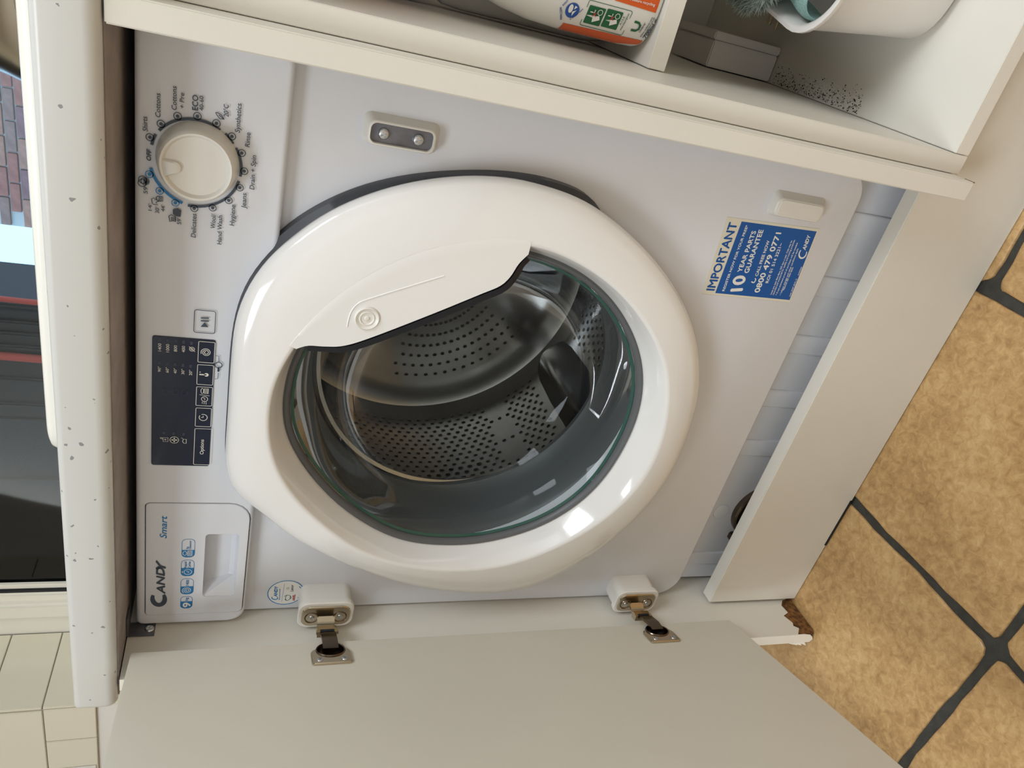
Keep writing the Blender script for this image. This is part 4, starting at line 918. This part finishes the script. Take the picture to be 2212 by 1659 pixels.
O, Gn, Cb, Sl, Rd = Print(), Print(), Print(), Print(), Print()
c = zpx([(1245, 85)])[0]
Cb.disc(c, 0.0062, 28)
ptext(Cb, 'WWW.CLEAN', zb, (1180, 165), (1160, 60), 16, YL, 0.01); ptext(Cb, 'RIGHT', zb, (1172, 50), (1210, 5), 14, YL, 0.01); ptext(Cb, 'A Charter mark', zb, (1240, 168), (1330, 75), 12, YL)
O.poly([(c[0] + 0.0036 * math.cos(t) + 0.0012, c[1] + 0.0020 * math.sin(t) + 0.002) for t in [k * 0.5 for k in range(12)]])
O.poly([(c[0] - 0.0045, c[1] - 0.0010), (c[0] - 0.001, c[1]), (c[0] + 0.0010, c[1] - 0.0036), (c[0] - 0.0012, c[1] - 0.0022)]); O.poly([(c[0] + 0.001, c[1] - 0.001), (c[0] + 0.0042, c[1] - 0.001), (c[0] + 0.0034, c[1] - 0.0034)])
def rq(P_, pts, wd): P_.strip(spline(zpx(pts), 3), wd, True)
P1 = zpx([(1385, 10), (1715, 90), (1650, 268), (1318, 205)]); x0, x1 = min(p[0] for p in P1), max(p[0] for p in P1); z0, z1_ = min(p[1] for p in P1), max(p[1] for p in P1)
Gn.strip(rrect(x0, x1, z0, z1_, 0.0016, 4), 0.0005, True)
for pts in ([(1400, 45), (1508, 72), (1460, 210), (1340, 185)], [(1530, 72), (1645, 100), (1590, 230), (1480, 215)]):
    q = zpx(pts); xs = [p[0] for p in q]; zs = [p[1] for p in q]; a = (min(xs), max(xs), min(zs), max(zs)); Gn.poly(rrect(*a, 0.0008, 3))
    cx, cz = (a[0] + a[1]) / 2, (a[2] + a[3]) / 2; h = (a[3] - a[2]) / 2
    O.poly([(cx - 0.7 * h, cz + 0.1 * h), (cx - 0.1 * h, cz + 0.25 * h), (cx + 0.1 * h, cz - 0.5 * h), (cx - 0.3 * h, cz - 0.7 * h)]); O.strip([(cx + 0.3 * h, cz + 0.7 * h), (cx + 0.3 * h, cz + 0.2 * h), (cx + 0.6 * h, cz + 0.2 * h)], 0.0008); O.ring((cx + 0.45 * h, cz - 0.45 * h), 0.28 * h, 0.0005, 12)
    Rd.strip([(cx - 0.1 * h, cz - 0.1 * h), (cx + 0.35 * h, cz + 0.35 * h)], 0.0005); Rd.strip([(cx + 0.35 * h, cz - 0.1 * h), (cx - 0.1 * h, cz + 0.35 * h)], 0.0005)
ptext(Gn, 'A.I.S.E.', zb, (1632, 205), (1660, 130), 14, YL); ptext(Gn, 'www.cleanright.eu', zb, (1640, 250), (1690, 110), 14, YL)
c = zpx([(1755, 215)])[0]; Gn.strip([(c[0] - 0.0036, c[1] + 0.0036), (c[0] - 0.0034, c[1] - 0.0010), (c[0] - 0.0016, c[1] - 0.0032), (c[0] + 0.0016, c[1] - 0.0032), (c[0] + 0.0034, c[1] - 0.0010), (c[0] + 0.0036, c[1] + 0.0036)], 0.0020)
ptext(Sl, 'Unilever', zb, (1792, 265), (1828, 185), 18, YL, 0, 0.2); ptext(Sl, 'www.unilever.com', zb, (1806, 306), (1880, 140), 14, YL); ptext(Sl, 'www.cifclean.co.uk', zb, (1826, 314), (1897, 142), 14, YL)
ptext(Sl, '700ml', zb, (1850, 318), (1908, 205), 30, YL, 0.02); ptext(Sl, 'e', zb, (1915, 185), (1920, 155), 26, YL, 0.01)
q = zpx([(1690, 0), (1885, 48)]); O.text('remove before recycling', (q[0][0], q[0][1] + 0.010), q[1], 0.0022)
O.build('white_print', 0, 'print_white', bt, lambda x, z: bsurf(x, z, 0.0010)); Gn.build('green_print', 0, 'print_green', bt, lambda x, z: bsurf(x, z, 0.0007)); Cb.build('blue_print', 0, 'print_cobalt', bt, lambda x, z: bsurf(x, z, 0.0007))
Sl.build('slate_print', 0, 'print_grey', bt, lambda x, z: bsurf(x, z, 0.0007)); Rd.build('red_print', 0, 'print_red', bt, lambda x, z: bsurf(x, z, 0.0012))
# second bottle behind: grey-white with a purple cap
b2 = thing('cleaner_bottle', 'pale bottle with dark purple cap standing behind the white trigger bottle', 'bottle', (0.6805, 0.252, 0.447))
p2 = [(0.4475, 0.036), (0.452, 0.040), (0.47, 0.0428), (0.60, 0.0428), (0.618, 0.0415), (0.628, 0.037), (0.632, 0.030)]
loft('bottle_body', bottle_body(0.6805, 0.252, p2, 0.054, 0.034), 'bottle', b2, 50, True, True)
loft('purple_cap', bottle_body(0.6805, 0.252, [(0.6300, 0.030), (0.6315, 0.0360), (0.636, 0.0405), (0.645, 0.0426), (0.690, 0.0426), (0.720, 0.041), (0.728, 0.036)], 0.054, 0.036), 'purple', b2, 50, True, True)
# white box at the back of the cupboard floor
wb_ = thing('junction_box', 'small white lidded plastic box against the cupboard side on its floor', 'box', (0.656, 0.40, 0.166))
box('box_body', 0.6375, 0.668, 0.3465, 0.445, 0.1665, 0.262, 'basket', wb_, 0.0015)
box('box_lid', 0.6685, 0.678, 0.3450, 0.447, 0.1665, 0.264, 'basket', wb_, 0.0015)
# black three-pin plug lying behind the basket
pg = thing('mains_plug', 'black three-pin mains plug lying on cupboard floor beside white basket', 'plug', (0.73, 0.351, 0.166))
pgc = atY((1672, 52), 0.30)
PZ = 0.1665
gx = 0.0
gx, gy = 0.7105, 0.351
box('plug_body', gx + 0.004, gx + 0.046, gy - 0.027, gy + 0.027, PZ, PZ + 0.045, 'sealstrip', pg, 0.005)
for dy, zz_, l, hw in ((-0.018, PZ + 0.016, 0.015, 0.0040), (0.018, PZ + 0.016, 0.015, 0.0040), (0.0, PZ + 0.016, 0.019, 0.0024)):
    box('pin', gx + 0.004 - l, gx + 0.005, gy + dy - hw, gy + dy + hw, zz_ - 0.002, zz_ + 0.002, 'nickel', pg, 0.0006)
# basket with cloths
bk = thing('storage_basket', 'white plastic storage basket filled with cloths on cupboard floor', 'basket', (0.80, 0.21, 0.166))
def bask(x0, x1, y0, y1, r, z): return [(x, y, z) for x, y in rrect(x0, x1, y0, y1, r, 8)]
B0, B1 = (0.716, 0.895, 0.1150, 0.285), (0.6985, 0.912, 0.0985, 0.305)
def bl(t): return [a + (b - a) * t for a, b in zip(B0, B1)]
zt = 0.305
rg = [bask(*[v + s * 0.014 for v, s in zip(B0, (1, -1, 1, -1))], 0.030, 0.1665), bask(*[v + s * 0.006 for v, s in zip(B0, (1, -1, 1, -1))], 0.036, 0.1690), bask(*bl(0.04), 0.040, 0.1760)]
rg += [bask(*bl(t), 0.040 + 0.01 * t, 0.176 + (zt - 0.176) * t) for t in (0.3, 0.6, 0.94)]
rg += [bask(*[v + s * 0.003 for v, s in zip(bl(0.97), (-1, 1, -1, 1))], 0.051, zt - 0.004), bask(*[v + s * 0.003 for v, s in zip(bl(1.0), (-1, 1, -1, 1))], 0.052, zt), bask(*[v + s * 0.001 for v, s in zip(bl(1.0), (1, -1, 1, -1))], 0.049, zt + 0.0008), bask(*[v + s * 0.004 for v, s in zip(bl(1.0), (1, -1, 1, -1))], 0.048, zt - 0.002)]
rg += [bask(*[v + s * 0.004 for v, s in zip(bl(t), (1, -1, 1, -1))], 0.040, 0.176 + (zt - 0.176) * t) for t in (0.6, 0.05)]
loft('basket_shell', rg, 'basket', bk, 50, True, True)
# cloths: folded sheets with thickness
def cloth(name, label, pathxz, y0, y1, th, m_, seed, amp=0.004):
    rnd = random.Random(seed); ph = [rnd.uniform(0, 6) for _ in range(4)]
    pth = spline(pathxz, 8, False); NY = 22; top = []; bot = []
    for i, (x, z) in enumerate(pth):
        a, b = pth[max(i - 1, 0)], pth[min(i + 1, len(pth) - 1)]; l = math.hypot(b[0] - a[0], b[1] - a[1]) or 1; nx, nz = -(b[1] - a[1]) / l, (b[0] - a[0]) / l
        for j in range(NY):
            y = y0 + (y1 - y0) * j / (NY - 1); w_ = amp * math.sin(40 * y + ph[0] + i * 0.12) + amp * 0.5 * math.sin(95 * y + ph[1])
            e = 1 - 0.9 * max(0, abs(2 * j / (NY - 1) - 1) - 0.8) / 0.2
            top.append((x + nx * (w_ + th / 2 * e), y, z + nz * (w_ + th / 2 * e))); bot.append((x + nx * (w_ - th / 2 * e), y, z + nz * (w_ - th / 2 * e)))
    n_ = len(pth); v = top + bot; f = []; T_ = n_ * NY
    for i in range(n_ - 1):
        for j in range(NY - 1):
            a = i * NY + j; f.append((a, a + 1, a + NY + 1, a + NY)); f.append((T_ + a, T_ + a + NY, T_ + a + NY + 1, T_ + a + 1))
    bd = [j for j in range(NY)] + [i * NY + NY - 1 for i in range(1, n_)] + [(n_ - 1) * NY + j for j in range(NY - 2, -1, -1)] + [i * NY for i in range(n_ - 2, 0, -1)]
    for k in range(len(bd)): a, b = bd[k], bd[(k + 1) % len(bd)]; f.append((a, T_ + a, T_ + b, b))
    return tag(finish(name, v, f, m_, None, 70), label, 'cloth')
cloth('microfibre_cloth', 'pale teal waffle cloth folded over in white basket', [(0.714, 0.262), (0.718, 0.288), (0.735, 0.298), (0.77, 0.297), (0.81, 0.288), (0.84, 0.262)], 0.132, 0.262, 0.007, 'towel_teal', 4, 0.0022)
cloth('cleaning_cloth', 'blue cloth tucked against the rim inside white basket', [(0.742, 0.245), (0.745, 0.276), (0.758, 0.290), (0.785, 0.291), (0.815, 0.280), (0.83, 0.25)], 0.1135, 0.130, 0.006, 'towel_blue', 9, 0.0015)
# fluffy duster pad lying on top: core with thousands of short tufts
fd = thing('fluffy_mitt', 'grey-green fluffy cleaning mitt bulging over rim of white basket', 'mitt', (0.756, 0.222, 0.308))
def ell(n1, n2, c, s): 
    rings = []
    for i in range(1, n1):
        t = PI * i / n1; rings.append([(c[0] + s[0] * math.sin(t) * math.cos(2 * PI * k / n2), c[1] + s[1] * math.sin(t) * math.sin(2 * PI * k / n2), c[2] - s[2] * math.cos(t)) for k in range(n2)])
    return rings
FC, FS = Vector((0.756, 0.222, 0.3250)), (0.060, 0.055, 0.017)
loft('mitt_core', ell(10, 24, FC, FS), 'fluff', fd, 80, True, True)
tv, tf = [], []; rnd = random.Random(11)
for k in range(2600):
    a, b = rnd.uniform(0, 2 * PI), math.acos(rnd.uniform(-1, 1)); d = Vector((math.sin(b) * math.cos(a), math.sin(b) * math.sin(a), math.cos(b)))
    p = FC + Vector((d.x * FS[0], d.y * FS[1], d.z * FS[2])) * 0.97; nn = Vector((d.x / FS[0], d.y / FS[1], d.z / FS[2])).normalized()
    u = nn.orthogonal().normalized(); v = nn.cross(u); tip = p + nn * rnd.uniform(0.005, 0.011) + u * rnd.gauss(0, 0.003) + v * rnd.gauss(0, 0.003); n = len(tv); s = 0.0011
    tv += [tuple(p + u * s), tuple(p - u * s * 0.5 + v * s * 0.87), tuple(p - u * s * 0.5 - v * s * 0.87), tuple(tip)]; tf += [(n, n + 1, n + 3), (n + 1, n + 2, n + 3), (n + 2, n, n + 3)]
me = bpy.data.meshes.new('tufts'); me.from_pydata(tv, [], tf); me.update(); o = link('tufts', me, 'fluff', fd); o['kind'] = 'stuff'

# the basket stands turned a little; its contents turn with it
PV = Vector((0.712, 0.128, 0.0)); TURN = Matrix.Translation(PV) @ Matrix.Rotation(math.radians(-14), 4, 'Z') @ Matrix.Translation(-PV)
for o in list(COL.objects):
    if o.parent is None and o.name in ('storage_basket', 'microfibre_cloth', 'cleaning_cloth', 'fluffy_mitt'): o.matrix_world = Matrix.Translation({'storage_basket': (-0.003, 0, 0), 'fluffy_mitt': (-0.013, -0.014, 0.003)}.get(o.name, (-0.003, 0.004, 0.009))) @ TURN @ Matrix.Translation(o.location)

# ================================================================== ON THE WORKTOP
sk_ = thing('sink', 'white sink with rounded raised rim set into the worktop', 'sink', (0.78, 0.28, 0.905))
loft('sink_rim', [[(x, y, z) for x, y in rrect(0.255 + d, 1.30 - d, 0.012 + d, 0.52 - d, 0.035 - d * 0.5, 8)] for d, z in ((0.0, 0.9084), (0.0, 0.9135), (0.0012, 0.9165), (0.0040, 0.9182), (0.030, 0.9186), (0.036, 0.9172), (0.040, 0.9100))], 'porcelain', sk_, 50, False, True)
kt = thing('kettle', 'brushed steel conical kettle standing on the sink drainer', 'kettle', (0.66, 0.17, 0.918))
lathe('kettle_body', [(0.128, 0.9262), (0.1295, 0.935), (0.128, 0.944), (0.124, 0.956), (0.116, 0.985), (0.104, 1.03), (0.092, 1.07), (0.072, 1.10), (0.045, 1.112)], (0.6420, 0.185, 0), 'Z', 'brushed', kt, 72, cap0=True, cap1=True)
lathe('kettle_base_ring', [(0.131, 0.9188), (0.134, 0.923), (0.133, 0.930), (0.129, 0.9315)], (0.6420, 0.185, 0), 'Z', 'brushed', kt, 72, cap0=True, cap1=True)
lathe('lid_knob', [(0.010, 1.110), (0.008, 1.122), (0.014, 1.130), (0.012, 1.138)], (0.6420, 0.185, 0), 'Z', 'dark', kt, 24, cap0=True, cap1=True)
tube('kettle_handle', [(0.6420 + 0.085 * math.cos(t), 0.185, 1.09 + 0.11 * math.sin(t)) for t in [PI * k / 14 for k in range(15)]], 0.008, 'dark', kt, 10)
# printed sheet on the tiled wall
ps = tag(box('printed_card', -1.42, -0.990, WY - 0.0105, WY - 0.0078, 1.005, 1.42, 'print_white', None, 0.0004), 'white card with small red and green printed marks on tiled wall', 'card')
rnd = random.Random(5)
for cn, mt in (('red_print', 'print_red'), ('green_print', 'print_green'), ('slate_print', 'print_grey')):
    P = Print()
    for k in range(60):
        x, z = rnd.uniform(-1.41, -1.0), rnd.uniform(1.015, 1.41); a = rnd.uniform(0, PI); l = rnd.uniform(0.003, 0.010)
        P.strip(spline([(x, z), (x + l * math.cos(a), z + l * math.sin(a)), (x + l * 1.4 * math.cos(a + 0.8), z + l * 1.4 * math.sin(a + 0.8))], 3, False), rnd.uniform(0.001, 0.003))
    P.build(cn, WY - 0.0108, mt, ps)

# ================================================================== OUTSIDE THE WINDOW
gr = struct(box('ground_outside', -8, 8, 0.81, 14, -0.12, -0.06, 'concrete', None, 0))
gs = thing('garden_cupboard', 'tall black ribbed resin garden cupboard with orange cords outside window', 'cupboard', (-0.54, 1.16, -0.06))
GX0, GX1, GY = -0.935, -0.15, 1.05
box('cupboard_body', GX0, GX1, GY, GY + 0.22, -0.06, 1.95, 'garden', gs, 0.012)
box('cupboard_roof', GX0 - 0.03, GX1 + 0.03, GY - 0.04, GY + 0.25, 1.95, 2.02, 'garden', gs, 0.015)
def gpx(q): return atY((40, q), GY).x
for a, b in ((652, 662), (690, 700), (715, 725), (742, 752), (812, 818), (866, 872)):
    xl, xr = sorted((gpx(a), gpx(b))); box('rib', xl, xr, GY - 0.012, GY + 0.002, 0.05, 1.9, 'garden', gs, 0.004)
for a, b in ((900, 1010), (1030, 1175)):
    xl, xr = sorted((gpx(a), gpx(b))); box('door_panel', xl, xr, GY - 0.006, GY + 0.001, 1.145, 1.85, 'garden', gs, 0.004); box('door_panel', xl, xr, GY - 0.006, GY + 0.001, 0.1, 1.12, 'garden', gs, 0.004)
xl, xr = sorted((gpx(1232), gpx(1262))); box('latch', xl, xr, GY - 0.03, GY + 0.002, 1.12, 1.24, 'garden', gs, 0.008)
for q, rr in ((640, 0.006), (762, 0.009)):
    x = gpx(q); tube('cord', [(x + 0.004 * math.sin(k * 0.7), GY - 0.016, 0.2 + 0.12 * k) for k in range(15)], rr, 'cord', gs, 8)
# neighbouring brick wall
bw = tag(box('brick_wall', -1.875, 3.2, 5.615, 5.83, -0.06, 3.6, 'mortar', None, 0), 'red brick garden wall seen through the kitchen window', 'wall')
me = bpy.data.meshes.new('brick'); bm = bmesh.new(); bmesh.ops.create_cube(bm, size=1)
for v in bm.verts: v.co = Vector((v.co.x * 0.213, v.co.y * 0.03, v.co.z * 0.064))
bmesh.ops.bevel(bm, geom=list(bm.edges), offset=0.004, segments=1, affect='EDGES'); bm.to_mesh(me); bm.free()
BM_ = []
for k in range(4):
    m2 = me.copy(); m2.materials.append(BRK[k]); BM_.append(m2)
rnd = random.Random(2)
for r in range(16):
    for k in range(18):
        x = -1.76 + 0.225 * k + (0.1125 if r % 2 else 0)
        o = bpy.data.objects.new('brick', BM_[rnd.randrange(4)]); COL.objects.link(o); o.parent = bw; o.location = (x, 5.607 + rnd.uniform(-0.002, 0.002), 1.84 + 0.075 * r)
